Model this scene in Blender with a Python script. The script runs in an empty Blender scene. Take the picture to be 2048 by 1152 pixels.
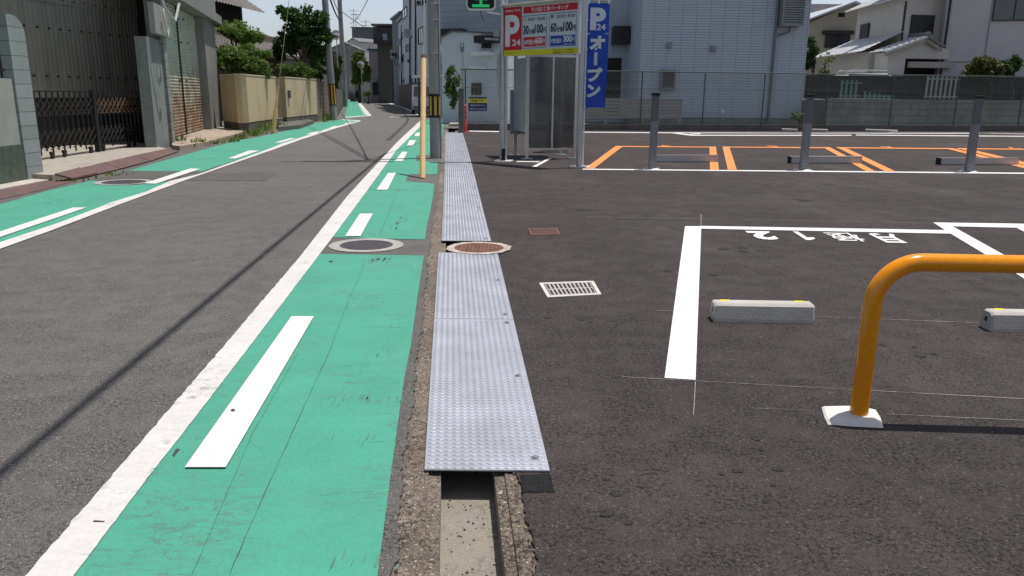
import bpy, bmesh, math, random
import numpy as np
from mathutils import Vector, Matrix
random.seed(7); rng = np.random.default_rng(7)
SC = bpy.context.scene; COL = SC.collection
# ------------------------------------------------ camera
F, CX, CY, CH = 1560.0, 1024.0, 576.0, 1.33
PITCH, ROLL = math.radians(14.0), math.radians(0.52)
_fw = np.array([0, math.cos(PITCH), -math.sin(PITCH)]); _up = np.array([0, math.sin(PITCH), math.cos(PITCH)]); _rt = np.array([1., 0, 0])
_c, _s = math.cos(ROLL), math.sin(ROLL)
RT = _rt*_c + _up*_s; UP = _up*_c - _rt*_s; FW = _fw
cd = bpy.data.cameras.new('camera'); cam = bpy.data.objects.new('camera', cd); COL.objects.link(cam)
cd.sensor_width = 36; cd.lens = F/2048*36; cd.clip_end = 5000; cd.clip_start = 0.05
M = Matrix.Identity(4)
for i in range(3): M[i][0], M[i][1], M[i][2] = RT[i], UP[i], -FW[i]
M[2][3] = CH; cam.matrix_world = M; SC.camera = cam
SC.render.resolution_x = 1024; SC.render.resolution_y = 576
# ------------------------------------------------ world and sun
SUN = Vector((0.215, 0.12, 1.0)).normalized()
W = bpy.data.worlds.new('World'); SC.world = W; W.use_nodes = True
nt = W.node_tree; bg = nt.nodes['Background']; sky = nt.nodes.new('ShaderNodeTexSky')
sky.sky_type = 'NISHITA'; sky.sun_disc = False
sky.sun_elevation = math.asin(SUN.z); sky.sun_rotation = math.atan2(SUN.x, SUN.y)
sky.air_density = 1.0; sky.dust_density = 1.8; sky.ozone_density = 2.0; sky.altitude = 10
hs = nt.nodes.new('ShaderNodeHueSaturation'); hs.inputs['Saturation'].default_value = .62
nt.links.new(sky.outputs[0], hs.inputs['Color'])
tc = nt.nodes.new('ShaderNodeTexCoord'); sx = nt.nodes.new('ShaderNodeSeparateXYZ'); nt.links.new(tc.outputs['Generated'], sx.inputs[0])
mr = nt.nodes.new('ShaderNodeMapRange'); mr.interpolation_type = 'SMOOTHSTEP'; nt.links.new(sx.outputs[2], mr.inputs[0]); mr.inputs[1].default_value = 0.0; mr.inputs[2].default_value = .42; mr.inputs[3].default_value = 1.45; mr.inputs[4].default_value = .85
vm = nt.nodes.new('ShaderNodeVectorMath'); vm.operation = 'SCALE'; nt.links.new(hs.outputs[0], vm.inputs[0]); nt.links.new(mr.outputs[0], vm.inputs['Scale'])   # hazy bright band low in the summer sky
tn = nt.nodes.new('ShaderNodeVectorMath'); tn.operation = 'MULTIPLY'; nt.links.new(vm.outputs[0], tn.inputs[0]); tn.inputs[1].default_value = (1.0, 1.0, 1.05)
nt.links.new(tn.outputs[0], bg.inputs[0]); bg.inputs[1].default_value = 0.10
ld = bpy.data.lights.new('sun', 'SUN'); ld.energy = 4.3; ld.angle = math.radians(0.5); ld.color = (1.0, 0.955, 0.90)
sun = bpy.data.objects.new('sun', ld); COL.objects.link(sun); sun.rotation_euler = SUN.to_track_quat('Z', 'Y').to_euler()
SC.view_settings.view_transform = 'Standard'; SC.view_settings.look = 'None'; SC.view_settings.exposure = 0.08; SC.view_settings.gamma = 1
# ------------------------------------------------ measuring helpers (photo pixel -> place)
def ray(x, y): return RT*(x-CX)/F - UP*(y-CY)/F + FW
def g(x, y, z=0.0):
    d = ray(x, y); t = (z-CH)/d[2]; return Vector((d[0]*t, d[1]*t, z))
def at(x, y, Y):
    d = ray(x, y); t = Y/d[1]; return Vector((d[0]*t, Y, CH+d[2]*t))
class Frame:
    "upright plane standing on the line A-B; s runs A to B, n towards the viewer's side"
    def __init__(s, A, B):
        s.A = Vector((A[0], A[1], 0)); d = Vector((B[0], B[1], 0))-s.A; s.L = d.length; s.d = d.normalized(); s.n = Vector((s.d.y, -s.d.x, 0))
    def P(s, u, n, z): return s.A + s.d*u + s.n*n + Vector((0, 0, z))
    def px(s, x, y, n=0.0):
        d = Vector(ray(x, y)); o = Vector((0, 0, CH)) - s.A - s.n*n; t = -o.dot(s.n)/d.dot(s.n); p = o + d*t
        return p.dot(s.d), p.z
# ------------------------------------------------ mesh building
class MB:
    def __init__(s): s.v = []; s.f = []
    def add(s, v, f):
        b = len(s.v); s.v += [tuple(x) for x in v]; s.f += [tuple(i+b for i in q) for q in f]; return s
    def hexa(s, p):   # 8 points: bottom loop then top loop
        return s.add(p, [(3,2,1,0),(4,5,6,7),(0,1,5,4),(1,2,6,5),(2,3,7,6),(3,0,4,7)])
    def box(s, x0, x1, y0, y1, z0, z1):
        return s.hexa([(x0,y0,z0),(x1,y0,z0),(x1,y1,z0),(x0,y1,z0),(x0,y0,z1),(x1,y0,z1),(x1,y1,z1),(x0,y1,z1)])
    def cbox(s, x0, x1, y0, y1, z0, z1, c=0.01, sides=True):   # box with chamfered top and upright edges
        if not sides:
            pts = [(x0,y0),(x1,y0),(x1,y1),(x0,y1)]; ins = [(x0+c,y0+c),(x1-c,y0+c),(x1-c,y1-c),(x0+c,y1-c)]
        else:
            def o(k): return [(x0+c+k,y0+k),(x1-c-k,y0+k),(x1-k,y0+c+k),(x1-k,y1-c-k),(x1-c-k,y1-k),(x0+c+k,y1-k),(x0+k,y1-c-k),(x0+k,y0+c+k)]
            pts, ins = o(0), o(c*0.8)
        n = len(pts)
        v = [(a,b,z0) for a,b in pts]+[(a,b,z1-c) for a,b in pts]+[(a,b,z1) for a,b in ins]
        f = [tuple(range(n-1,-1,-1)), tuple(range(2*n,3*n))]
        for r in (0,1):
            for i in range(n): j=(i+1)%n; f.append((r*n+i, r*n+j, r*n+n+j, r*n+n+i))
        return s.add(v, f)
    def fb(s, fr, s0, s1, n0, n1, z0, z1):
        return s.hexa([fr.P(s0,n1,z0), fr.P(s1,n1,z0), fr.P(s1,n0,z0), fr.P(s0,n0,z0), fr.P(s0,n1,z1), fr.P(s1,n1,z1), fr.P(s1,n0,z1), fr.P(s0,n0,z1)])
    def bar(s, p, q, w, h=None, up=(0,0,1)):
        p, q = Vector(p), Vector(q); h = h or w; d = (q-p).normalized(); u = Vector(up)
        if abs(d.dot(u)) > .99: u = Vector((0,1,0))
        a = d.cross(u).normalized()*w/2; b = a.cross(d).normalized()*h/2
        return s.hexa([p-a-b, p+a-b, q+a-b, q-a-b, p-a+b, p+a+b, q+a+b, q-a+b])
    def tube(s, pts, r, n=12, caps=True):
        pts = [Vector(p) for p in pts]; R = r if hasattr(r, '__len__') else [r]*len(pts); v = []; f = []; prev = None
        for i, p in enumerate(pts):
            d = (pts[min(i+1,len(pts)-1)]-pts[max(i-1,0)]).normalized()
            if prev is None: a = d.cross(Vector((0,0,1))) if abs(d.z) < .95 else d.cross(Vector((0,1,0)))
            else: a = prev - d*prev.dot(d)
            a.normalize(); prev = a; b = d.cross(a)
            for k in range(n): t = 2*math.pi*k/n; v.append(p + (a*math.cos(t)+b*math.sin(t))*R[i])
        for i in range(len(pts)-1):
            for k in range(n): j=(k+1)%n; f.append((i*n+k, i*n+j, (i+1)*n+j, (i+1)*n+k))
        if caps: f.append(tuple(range(n-1,-1,-1))); f.append(tuple((len(pts)-1)*n+k for k in range(n)))
        return s.add(v, f)
    def disc(s, c, r, z, n=40, wob=0):
        return s.add([(c[0]+(r+wob*random.uniform(-1,1))*math.cos(2*math.pi*k/n), c[1]+(r+wob*random.uniform(-1,1))*math.sin(2*math.pi*k/n), z) for k in range(n)], [tuple(range(n))])
    def ring(s, c, r0, r1, z, n=48, wob=0):
        v = []
        for k in range(n):
            a = 2*math.pi*k/n; w = r1+wob*random.uniform(-1,1); v += [(c[0]+r0*math.cos(a), c[1]+r0*math.sin(a), z), (c[0]+w*math.cos(a), c[1]+w*math.sin(a), z)]
        return s.add(v, [(2*k, 2*k+1, (2*k+3)%(2*n), (2*k+2)%(2*n)) for k in range(n)])
    def gp(s, pts, z): # polygon on the ground from measured points
        p = [g(x, y) for x, y in pts]; v = [(a.x, a.y, z) for a in p]
        ar = sum(v[i-1][0]*v[i][1]-v[i][0]*v[i-1][1] for i in range(len(v)))
        if ar < 0: v.reverse()
        return s.add(v, [tuple(range(len(v)))])
    def prism(s, pts, z0, z1):
        n = len(pts); return s.add([(a,b,z0) for a,b in pts]+[(a,b,z1) for a,b in pts], [tuple(range(n-1,-1,-1)), tuple(range(n,2*n))]+[(i,(i+1)%n,n+(i+1)%n,n+i) for i in range(n)])
    def build(s, name, mat, parent=None, smooth=False, kind=None):
        me = bpy.data.meshes.new(name); me.from_pydata(s.v, [], s.f); me.update()
        bm = bmesh.new(); bm.from_mesh(me); bmesh.ops.recalc_face_normals(bm, faces=bm.faces) if kind != 'sheet' else None; bm.to_mesh(me); bm.free()
        o = bpy.data.objects.new(name, me); COL.objects.link(o); me.materials.append(mat)
        if smooth:
            me.polygons.foreach_set('use_smooth', [True]*len(me.polygons))
            try: me.set_sharp_from_angle(angle=math.radians(40))
            except Exception: pass
        if parent is not None:
            o.parent = parent; o.matrix_parent_inverse = (Matrix.Translation(parent.location) @ parent.rotation_euler.to_matrix().to_4x4()).inverted()
        return o
def struct(o): o['kind'] = 'structure'; return o
def tag(o, label, cat, group=None, kind=None):
    o['label'] = label; o['category'] = cat
    if group: o['group'] = group
    if kind: o['kind'] = kind
    return o
def thing(name, loc, label, cat, group=None, rz=0):
    o = bpy.data.objects.new(name, None); COL.objects.link(o); o.empty_display_size = .2
    o.location = loc; o.rotation_euler = (0, 0, rz); return tag(o, label, cat, group)
def kids(o): return [c for c in COL.objects if c.parent == o]
def copy_tree(o, parent=None):
    c = o.copy(); COL.objects.link(c); c.parent = parent
    for ch in kids(o): copy_tree(ch, c)
    return c
# ------------------------------------------------ materials
class NT:
    def __init__(s, name):
        s.m = bpy.data.materials.new(name); s.m.use_nodes = True; s.t = s.m.node_tree; s.b = s.t.nodes['Principled BSDF']
        s.co = s.n('ShaderNodeNewGeometry').outputs['Position']
    def n(s, ty, **k):
        x = s.t.nodes.new(ty)
        for a, b in k.items(): setattr(x, a, b)
        return x
    def l(s, a, b): s.t.links.new(a, b)
    def noise(s, scale, detail=4, rough=.6, co=None, vec=None):
        x = s.n('ShaderNodeTexNoise'); x.inputs['Scale'].default_value = scale; x.inputs['Detail'].default_value = detail; x.inputs['Roughness'].default_value = rough
        c = co or s.co
        if vec: mp = s.n('ShaderNodeVectorMath', operation='MULTIPLY'); mp.inputs[1].default_value = vec; s.l(c, mp.inputs[0]); c = mp.outputs[0]
        s.l(c, x.inputs['Vector']); return x.outputs['Fac']
    def ramp(s, fac, a, b, ca=0., cb=1.):
        r = s.n('ShaderNodeMapRange'); s.l(fac, r.inputs[0]); r.inputs[1].default_value = a; r.inputs[2].default_value = b; r.inputs[3].default_value = ca; r.inputs[4].default_value = cb; return r.outputs[0]
    def mix(s, fac, a, b, mode='MIX'):
        x = s.n('ShaderNodeMix', data_type='RGBA', blend_type=mode)
        for sock, val in ((x.inputs[0], fac), (x.inputs[6], a), (x.inputs[7], b)):
            if hasattr(val, 'is_linked') or hasattr(val, 'links'): s.l(val, sock)
            elif isinstance(val, (int, float)): sock.default_value = val
            else: sock.default_value = (*val, 1)
        return x.outputs[2]
    def math(s, op, a, b=0.):
        x = s.n('ShaderNodeMath', operation=op)
        for i, v in enumerate((a, b)):
            if isinstance(v, (int, float)): x.inputs[i].default_value = v
            else: s.l(v, x.inputs[i])
        return x.outputs[0]
    def bump(s, h, dist=.01, st=1.):
        x = s.n('ShaderNodeBump'); x.inputs['Distance'].default_value = dist; x.inputs['Strength'].default_value = st; s.l(h, x.inputs['Height']); s.l(x.outputs[0], s.b.inputs['Normal'])
    def plane(s, d, sc=1.):   # (along, up, 0) coordinates of an upright face running in direction d
        x = s.n('ShaderNodeVectorMath', operation='DOT_PRODUCT'); s.l(s.co, x.inputs[0]); x.inputs[1].default_value = (d[0], d[1], 0)
        z = s.n('ShaderNodeSeparateXYZ'); s.l(s.co, z.inputs[0]); c = s.n('ShaderNodeCombineXYZ'); s.l(x.outputs['Value'], c.inputs[0]); s.l(z.outputs[2], c.inputs[1]); return c.outputs[0]
    def out(s, col, rough=.8, metal=0., spec=.5):
        if hasattr(col, 'links'): s.l(col, s.b.inputs['Base Color'])
        else: s.b.inputs['Base Color'].default_value = (*col, 1)
        if hasattr(rough, 'links'): s.l(rough, s.b.inputs['Roughness'])
        else: s.b.inputs['Roughness'].default_value = rough
        s.b.inputs['Metallic'].default_value = metal; s.b.inputs['Specular IOR Level'].default_value = spec; return s.m
def sh(c, k): return tuple(min(1, x*k) for x in c)
def plain(name, c, rough=.7, metal=0., var=.12, scale=3., bump=0., bscale=60, spec=.5, fine=0.):
    t = NT(name); f = t.ramp(t.noise(scale, 5), .3, .7); col = t.mix(f, sh(c, 1-var), sh(c, 1+var))
    if fine: col = t.mix(t.ramp(t.noise(120, 2), .3, .7), col, t.mix(1., col, (1-fine,)*3, 'MULTIPLY'))
    if bump: t.bump(t.noise(bscale, 3), bump)
    return t.out(col, rough, metal, spec)
def streaky(name, c, dark, amt=.5, sc=(2.2,2.2,.25), rough=.85, fine=.1, bump=.002):
    t = NT(name); f = t.ramp(t.noise(1.6, 5, .6, vec=sc), .48, .75, 0, amt); col = t.mix(f, c, dark)
    col = t.mix(t.ramp(t.noise(9, 4), .35, .7), col, t.mix(1., col, (1-fine,)*3, 'MULTIPLY')); t.bump(t.noise(70, 3), bump); return t.out(col, rough)
def asphalt(name, c, lo, speck, bump=.004, blotch=.18, stone=95, dk=.72, dust=0.):
    t = NT(name)
    big = t.ramp(t.noise(.55, 5, .6), .3, .72); col = t.mix(big, sh(c, 1-blotch), sh(c, 1+blotch))
    mid = t.ramp(t.noise(7, 4, .6), .3, .7); col = t.mix(mid, t.mix(1., col, (.88,)*3, 'MULTIPLY'), col)
    v = t.n('ShaderNodeTexVoronoi'); v.inputs['Scale'].default_value = stone*1.7; t.l(t.co, v.inputs['Vector'])
    sep = t.n('ShaderNodeSeparateColor'); t.l(v.outputs['Color'], sep.inputs[0])
    fw = t.ramp(t.noise(3.5, 5, .7), .42, .62); pw = t.ramp(t.noise(22, 5, .8), .55, .66); col = t.mix(t.math('MULTIPLY', fw, pw), col, t.mix(1., col, (dk,)*3, 'MULTIPLY'))
    col = t.mix(t.ramp(sep.outputs[0], .0, 1.), col, t.mix(1., col, (lo,)*3, 'MULTIPLY'))
    col = t.mix(t.ramp(sep.outputs[1], .965, .99), col, speck)
    pits = t.math('MULTIPLY', t.ramp(t.noise(60, 5, .8), .53, .60), t.ramp(t.noise(4.5, 4, .7), .40, .62)); col = t.mix(pits, col, t.mix(1., col, (dk*.8,)*3, 'MULTIPLY'))
    if dust: col = t.mix(t.ramp(t.noise(.9, 6, .7, vec=(1,.5,1)), .50, .80, 0, dust), col, (.20,.18,.165))
    h = t.math('SUBTRACT', t.math('MULTIPLY', v.outputs['Distance'], -1.2), t.math('MULTIPLY', pits, .8)); t.bump(h, bump)
    return t.out(col, .85, 0, .35)
def paint(name, c, under, wear=(.60,.66), crack=True, rough=.65, dirty=.15, bump=.001, scuff=.0):
    t = NT(name); col = t.mix(t.ramp(t.noise(2.4, 6, .65), .35, .75), c, sh(c, 1-dirty))
    col = t.mix(t.ramp(t.noise(45, 3), .35, .7), col, t.mix(1., col, (.90,)*3, 'MULTIPLY'))
    sc = t.math('MULTIPLY', t.ramp(t.noise(1.6, 2), .47, .60), t.ramp(t.noise(5, 6, .8, vec=(1.2,6,1)), .51, .68, 0, scuff)); col = t.mix(sc, col, under)
    w = t.ramp(t.math('ADD', t.math('MULTIPLY', t.noise(1.1, 3), .45), t.math('MULTIPLY', t.noise(16, 6, .8), .55)), wear[0], wear[1])
    if crack:
        v = t.n('ShaderNodeTexVoronoi', feature='DISTANCE_TO_EDGE'); v.inputs['Scale'].default_value = 5.5
        wp = t.n('ShaderNodeTexNoise'); wp.inputs['Scale'].default_value = 6; wp.inputs['Detail'].default_value = 5; t.l(t.co, wp.inputs['Vector'])
        ad = t.n('ShaderNodeVectorMath', operation='MULTIPLY_ADD'); t.l(wp.outputs['Color'], ad.inputs[0]); ad.inputs[1].default_value = (.25,.25,0); t.l(t.co, ad.inputs[2])
        mp = t.n('ShaderNodeVectorMath', operation='MULTIPLY'); t.l(ad.outputs[0], mp.inputs[0]); mp.inputs[1].default_value = (.55,1.8,0); t.l(mp.outputs[0], v.inputs['Vector'])
        cr = t.math('MULTIPLY', t.ramp(v.outputs['Distance'], .012, .004), t.ramp(t.noise(1.7, 3), .52, .6)); w = t.math('MAXIMUM', w, t.math('MULTIPLY', cr, .75))
    col = t.mix(w, col, under); t.bump(t.noise(110, 3), bump*1.5); return t.out(col, rough)
def courses(name, c, joint, d, bw, bh, off=.5, mort=.012, rough=.85, var=.12, stain=None, bump=.004):
    t = NT(name); b = t.n('ShaderNodeTexBrick'); b.offset = off; b.inputs['Scale'].default_value = 1; b.inputs['Brick Width'].default_value = bw; b.inputs['Row Height'].default_value = bh
    b.inputs['Mortar Size'].default_value = mort; b.inputs['Mortar Smooth'].default_value = .2; b.inputs['Color1'].default_value = (*sh(c, 1-var), 1); b.inputs['Color2'].default_value = (*sh(c, 1+var), 1); b.inputs['Mortar'].default_value = (*joint, 1)
    t.l(t.plane(d), b.inputs['Vector']); col = b.outputs['Color']
    if stain: col = t.mix(t.ramp(t.noise(1.1, 6, .7, vec=(1,1,.5)), .42, .75, 0, stain[1]), col, stain[0])
    col = t.mix(t.ramp(t.noise(30, 3), .3, .7), col, t.mix(1., col, (.9,)*3, 'MULTIPLY'))
    h = t.math('ADD', t.math('MULTIPLY', b.outputs['Fac'], -1.), t.math('MULTIPLY', t.noise(60, 3), .25)); t.bump(h, bump); return t.out(col, rough)
def emis(name, c, st):
    t = NT(name); t.b.inputs['Emission Color'].default_value = (*c, 1); t.b.inputs['Emission Strength'].default_value = st; return t.out(sh(c, .3), .4)
def glass(name, c=(.03,.04,.05), rough=.08): return plain(name, c, rough, 0, .2, 1.5, spec=.9)
def leafmat(name, a, b):
    t = NT(name); r = t.n('ShaderNodeTexWhiteNoise', noise_dimensions='3D'); sn = t.n('ShaderNodeVectorMath', operation='SNAP'); sn.inputs[1].default_value = (.09,.09,.09); t.l(t.co, sn.inputs[0]); t.l(sn.outputs[0], r.inputs['Vector'])
    col = t.mix(t.math('MULTIPLY', t.math('ADD', r.outputs['Value'], t.noise(2.5, 3)), .55), a, b); t.b.inputs['Subsurface Weight'].default_value = 0; t.out(col, .6, 0, .2)
    tr = t.n('ShaderNodeBsdfTranslucent'); t.l(col, tr.inputs[0]); mx = t.n('ShaderNodeMixShader'); mx.inputs[0].default_value = .3; t.l(t.b.outputs[0], mx.inputs[1]); t.l(tr.outputs[0], mx.inputs[2])
    t.l(mx.outputs[0], t.t.nodes['Material Output'].inputs[0]); return t.m
road_c, lot_c = (.172,.163,.153), (.068,.0545,.051)
m_road = asphalt('old_asphalt', road_c, .62, (.34,.32,.30), .004, .12, 130, dk=.72, dust=.10)
m_lot = asphalt('new_asphalt', lot_c, .66, (.115,.102,.096), .006, .18, 85, dk=.42, dust=.28)
m_green = paint('green_lane_paint', (.058,.325,.22), (.085,.125,.11), (.56,.67), True, .75, .16, .002, .75)
m_white = paint('road_white_paint', (.63,.61,.585), (.30,.285,.27), (.565,.66), True, .75, .16, .001, .5)
m_white2 = paint('clean_white_paint', (.75,.74,.725), (.6,.59,.57), (.66,.8), False, .6, .05)
m_dashw = paint('dash_white_paint', (.68,.665,.64), (.45,.42,.40), (.60,.74), False, .65, .07)
m_orange_l = paint('orange_line_paint', (.82,.28,.06), (.5,.2,.08), (.66,.8), False, .6, .07)
m_chalk = paint('chalk_line', (.36,.33,.32), lot_c, (.44,.58), False, .9, .3)
m_conc = streaky('kerb_concrete', (.34,.31,.27), (.13,.115,.10), .8, (3,3,3), .95, .3, .012)
m_conc2 = plain('concrete_grey', (.36,.345,.32), .9, 0, .16, 4, .003, 50, fine=.2)
m_rough = asphalt('rough_concrete', (.27,.22,.17), .42, (.55,.46,.36), .009, .38, 62, dk=.45)
m_kerbw = asphalt('weathered_kerb', (.265,.215,.172), .62, (.50,.42,.33), .007, .42, 75, dk=.45, dust=.0); _t = m_kerbw.node_tree; _b = _t.nodes['Principled BSDF']; _l = _b.inputs['Base Color'].links[0].from_socket; _n = _t.nodes.new('ShaderNodeTexNoise'); _n.inputs['Scale'].default_value = 9; _n.inputs['Detail'].default_value = 7; _n.inputs['Roughness'].default_value = .75; _g = _t.nodes.new('ShaderNodeNewGeometry'); _t.links.new(_g.outputs['Position'], _n.inputs['Vector']); _r = _t.nodes.new('ShaderNodeMapRange'); _r.inputs[1].default_value = .52; _r.inputs[2].default_value = .66; _r.inputs[4].default_value = .75; _t.links.new(_n.outputs['Fac'], _r.inputs[0]); _x = _t.nodes.new('ShaderNodeMix'); _x.data_type = 'RGBA'; _t.links.new(_r.outputs[0], _x.inputs[0]); _t.links.new(_l, _x.inputs[6]); _x.inputs[7].default_value = (.40,.335,.27,1); _t.links.new(_x.outputs[2], _b.inputs['Base Color']); m_gfloor = asphalt('gutter_floor', (.30,.275,.225), .86, (.42,.37,.30), .002, .1, 160)
m_ground = plain('ground_grey', (.16,.15,.14), .95, 0, .25, .6, .004, 30, fine=.2)
m_pale = plain('pale_concrete', (.46,.42,.37), .9, 0, .2, 2.2, .003, 60, fine=.15)
m_steel = plain('galvanised_steel', (.53,.545,.585), .40, .55, .14, 3, .0006, 200)
m_galv = plain('galvanised_tube', (.44,.46,.47), .42, .7, .10, 5)
m_stain = plain('stainless', (.52,.51,.50), .3, .85, .08, 8)
m_black = plain('black_iron', (.018,.018,.019), .5, .2, .2, 4)
m_rubber = plain('black_rubber', (.015,.015,.016), .8)
m_patch = asphalt('black_patch', (.018,.018,.019), .6, (.04,.04,.04), .008, .2, 90)
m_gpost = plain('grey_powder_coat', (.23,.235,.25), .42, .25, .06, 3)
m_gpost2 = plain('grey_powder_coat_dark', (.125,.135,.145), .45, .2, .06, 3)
m_pole = streaky('pole_concrete', (.31,.31,.30), (.20,.20,.19), .5, (5,5,.2), .85, .15, .002)
m_yel = plain('yellow_cover', (.86,.58,.27), .5, 0, .08, 3); m_yel2 = plain('yellow_band', (.62,.36,.05), .5, 0, .1, 3)
m_bar = paint('orange_enamel', (.86,.305,.004), (.25,.13,.06), (.68,.72), False, .16, .07, .00005)
m_red = plain('red_plastic', (.75,.05,.04), .4, 0, .06)
m_wht = plain('white_plastic', (.78,.78,.77), .4, 0, .04)
m_rust = plain('rusty_iron', (.17,.085,.06), .8, .3, .35, 14, .002, 80); m_iron = plain('cast_iron', (.085,.078,.085), .65, .5, .3, 20, .002, 120)
m_brown = streaky('rusty_step_plate', (.115,.07,.066), (.21,.10,.075), .7, (1.5,1.5,1.5), .75, .2, .002)
m_glass = glass('window_glass'); m_dark = plain('recess_shade', (.022,.02,.019), .9); m_frame = plain('bronze_frame', (.04,.035,.035), .5, .3)  # the near-black one carries the shade of openings in its colour
m_grass = leafmat('weed_leaf', (.10,.17,.035), (.22,.27,.07))
# ------------------------------------------------ ground, road, lot, gutter
def edge(pxs, Y):   # interpolate a ground polyline (measured) at depth Y
    P = sorted((g(*p) for p in pxs), key=lambda a: a.y); return float(np.interp(Y, [p.y for p in P], [p.x for p in P]))
b = MB(); S = 2500
def gutL(Y): return -.205-.0805*(Y-2.0)       # inner channel edges
def gutR(Y): return -.012-.0785*(Y-2.0)
b.add([(-S,-S,-.14),(S,-S,-.14),(S,S,-.14),(-S,S,-.14)], [(0,1,2,3)]); struct(b.build('ground', m_ground))
kerbL = [(789,1112),(800,1007),(813,889),(848,612),(857,508),(878,369),(884,300),(888,262)]
def jag(x, Y, a=.012): return x + a*sum(math.sin(Y*f_+f_*f_)/k_ for k_, f_ in ((1.4,5.3),(1.9,17.1),(2.4,41.7),(2.8,97.3),(3.2,163.)))*.75
Ys = [-3,-1,0]+[1.2+.015*i for i in range(190)]+[4.05+.05*i for i in range(58)]+[7+.4*i for i in range(60)]
kx = lambda Y: jag(edge(kerbL, Y)-(.08*(Y-2) if Y<2 else 0)*0, Y) if Y > 1.9 else jag(-.335-.09*(Y-2), Y)
lx = lambda Y: jag(gutR(Y)+.085, Y, .011)     # ragged asphalt edge of the lot
V = []; 
for Y in Ys: V += [(-60, Y, 0), (kx(Y), Y, 0), (kx(Y), Y, -.13)]
n = len(Ys); f = []
for i in range(n-1): a=3*i; f += [(a,a+1,a+4,a+3),(a+1,a+2,a+5,a+4)]
b = MB(); b.add(V, f); yE = Ys[-1]; b.add([(-120,yE,0),(kx(yE),yE,0),(60,yE+60,0),(60,260,0),(-160,260,0)], [(0,1,2,3,4)]); struct(b.build('road', m_road, kind='sheet'))
V = []; f = []
for Y in Ys:
    if Y > 29.6: break
    V += [(lx(Y), Y, -.13), (lx(Y), Y, 0), (60, Y, 0)]
n = len(V)//3
for i in range(n-1): a=3*i; f += [(a,a+1,a+4,a+3),(a+1,a+2,a+5,a+4)]
b = MB(); b.add(V, f); Yl = V[-1][1]; b.add([(lx(Yl),Yl,0),(60,Yl,0),(60,37,0),(lx(Yl)+.3,31,0)], [(0,1,2,3)]); struct(b.build('parking_lot', m_lot, kind='sheet'))
# gutter: left kerb, channel, right lip
b = MB()
def strip(b, xa, xb, za, zb, Y):
    V = []; 
    for y in Y: V += [(xa(y), y, za), (xb(y), y, zb)]
    b.add(V, [(2*i,2*i+1,2*i+3,2*i+2) for i in range(len(Y)-1)])
YY = [y for y in Ys if y <= 29.6]
nz = lambda y: -.006+.004*math.sin(y*9)
strip(b, lambda y: kx(y)-.02, lambda y: gutL(y)-.045, -.012, -.004, YY); 
strip(b, lambda y: gutL(y)-.045, lambda y: gutL(y)-.045, -.004, -.016, YY); strip(b, lambda y: gutL(y)-.045, gutL, -.016, -.018, YY)
struct(b.build('gutter_kerb', m_kerbw, kind='sheet'))
b = MB(); strip(b, gutL, gutL, -.018, -.105, YY); strip(b, gutL, gutR, -.105, -.105, YY); strip(b, gutR, gutR, -.105, -.018, YY); struct(b.build('gutter_channel', m_gfloor, kind='sheet'))
b = MB(); strip(b, gutR, lambda y: gutR(y)+.035, -.018, -.016, YY); strip(b, lambda y: gutR(y)+.035, lambda y: gutR(y)+.037, -.016, -.006, YY); strip(b, lambda y: gutR(y)+.037, lambda y: lx(y)+.02, -.006, -.010, YY)
struct(b.build('gutter_lip', m_rough, kind='sheet'))
b = MB(); P = [g(1040,951),g(1100,948),g(1110,985),g(1045,986)]; b.add([(p.x,p.y,.003) for p in P]+[(p.x,p.y,-.02) for p in P], [(3,2,1,0),(0,1,5,4),(1,2,6,5),(2,3,7,6),(3,0,4,7)]); struct(b.build('asphalt_patch', m_patch))
# loose crumbs in the gutter and along the kerb
b = MB()
for i in range(520):
    y = random.uniform(1.8, 2.9) if i < 300 else random.uniform(1.8, 9); k = random.random()
    if k < .45: x = random.uniform(gutL(y)+.02, gutR(y)-.01); z = -.105
    elif k < .75: x = random.gauss(lx(y)+.0, .02); z = -.004
    else: x = random.gauss(kx(y)+.01, .02); z = -.008
    r = random.uniform(.0015, .0055)*(1 if y < 4 else 1.5); a = random.random()*3
    b.hexa([(x+r*math.cos(a+t)*c, y+r*math.sin(a+t)*c, z+h) for c, h in ((1,0),(.7,r)) for t in (0,1.6,3.1,4.7)])
tag(b.build('gravel', plain('grit', (.14,.115,.10), .95, 0, .6, 90)), 'loose grit lying in the open gutter and along its ragged edges', 'grit', kind='stuff')
# ------------------------------------------------ painted markings
WLl = [(55,1152),(275,896),(443,700),(600,515),(694,394),(780,300),(800,279),(840,242)]
WLr = [(151,1152),(302,951),(355,884),(496,700),(600,562),(666,475),(739,376),(793,301),(818,276),(855,239)]
def ext(P):   # carry the first segment on towards the camera
    a, c = g(*P[0]), g(*P[1]); d = (c-a); return [(p.x, p.y) for p in ([a-d*3] + [g(*q) for q in P])]
def wpoly(b, L, R, z):
    v = [(x,y,z) for x,y in R]+[(x,y,z) for x,y in reversed(L)]
    ar = sum(v[i-1][0]*v[i][1]-v[i][0]*v[i-1][1] for i in range(len(v)))
    if ar < 0: v.reverse()
    b.add(v, [tuple(range(len(v)))])
def qstrip(b, L, R, z, step=.5, wob=.006):
    "ragged painted band between two polylines, resampled by depth"
    ly = [p[1] for p in L]; ry = [p[1] for p in R]; y0, y1 = max(ly[0], ry[0]), min(ly[-1], ry[-1]); N = max(2, int((y1-y0)/step*2)); V = []
    for i in range(N+1):
        y = y0+(y1-y0)*i/N; w = wob*math.sin(i*2.1)*math.sin(i*.77)+random.uniform(-wob,wob)*.6
        V += [(float(np.interp(y, ly, [p[0] for p in L]))+w, y, z), (float(np.interp(y, ry, [p[0] for p in R]))-w*.4, y, z)]
    b.add(V, [(2*i,2*i+1,2*i+3,2*i+2) for i in range(N)])
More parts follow.
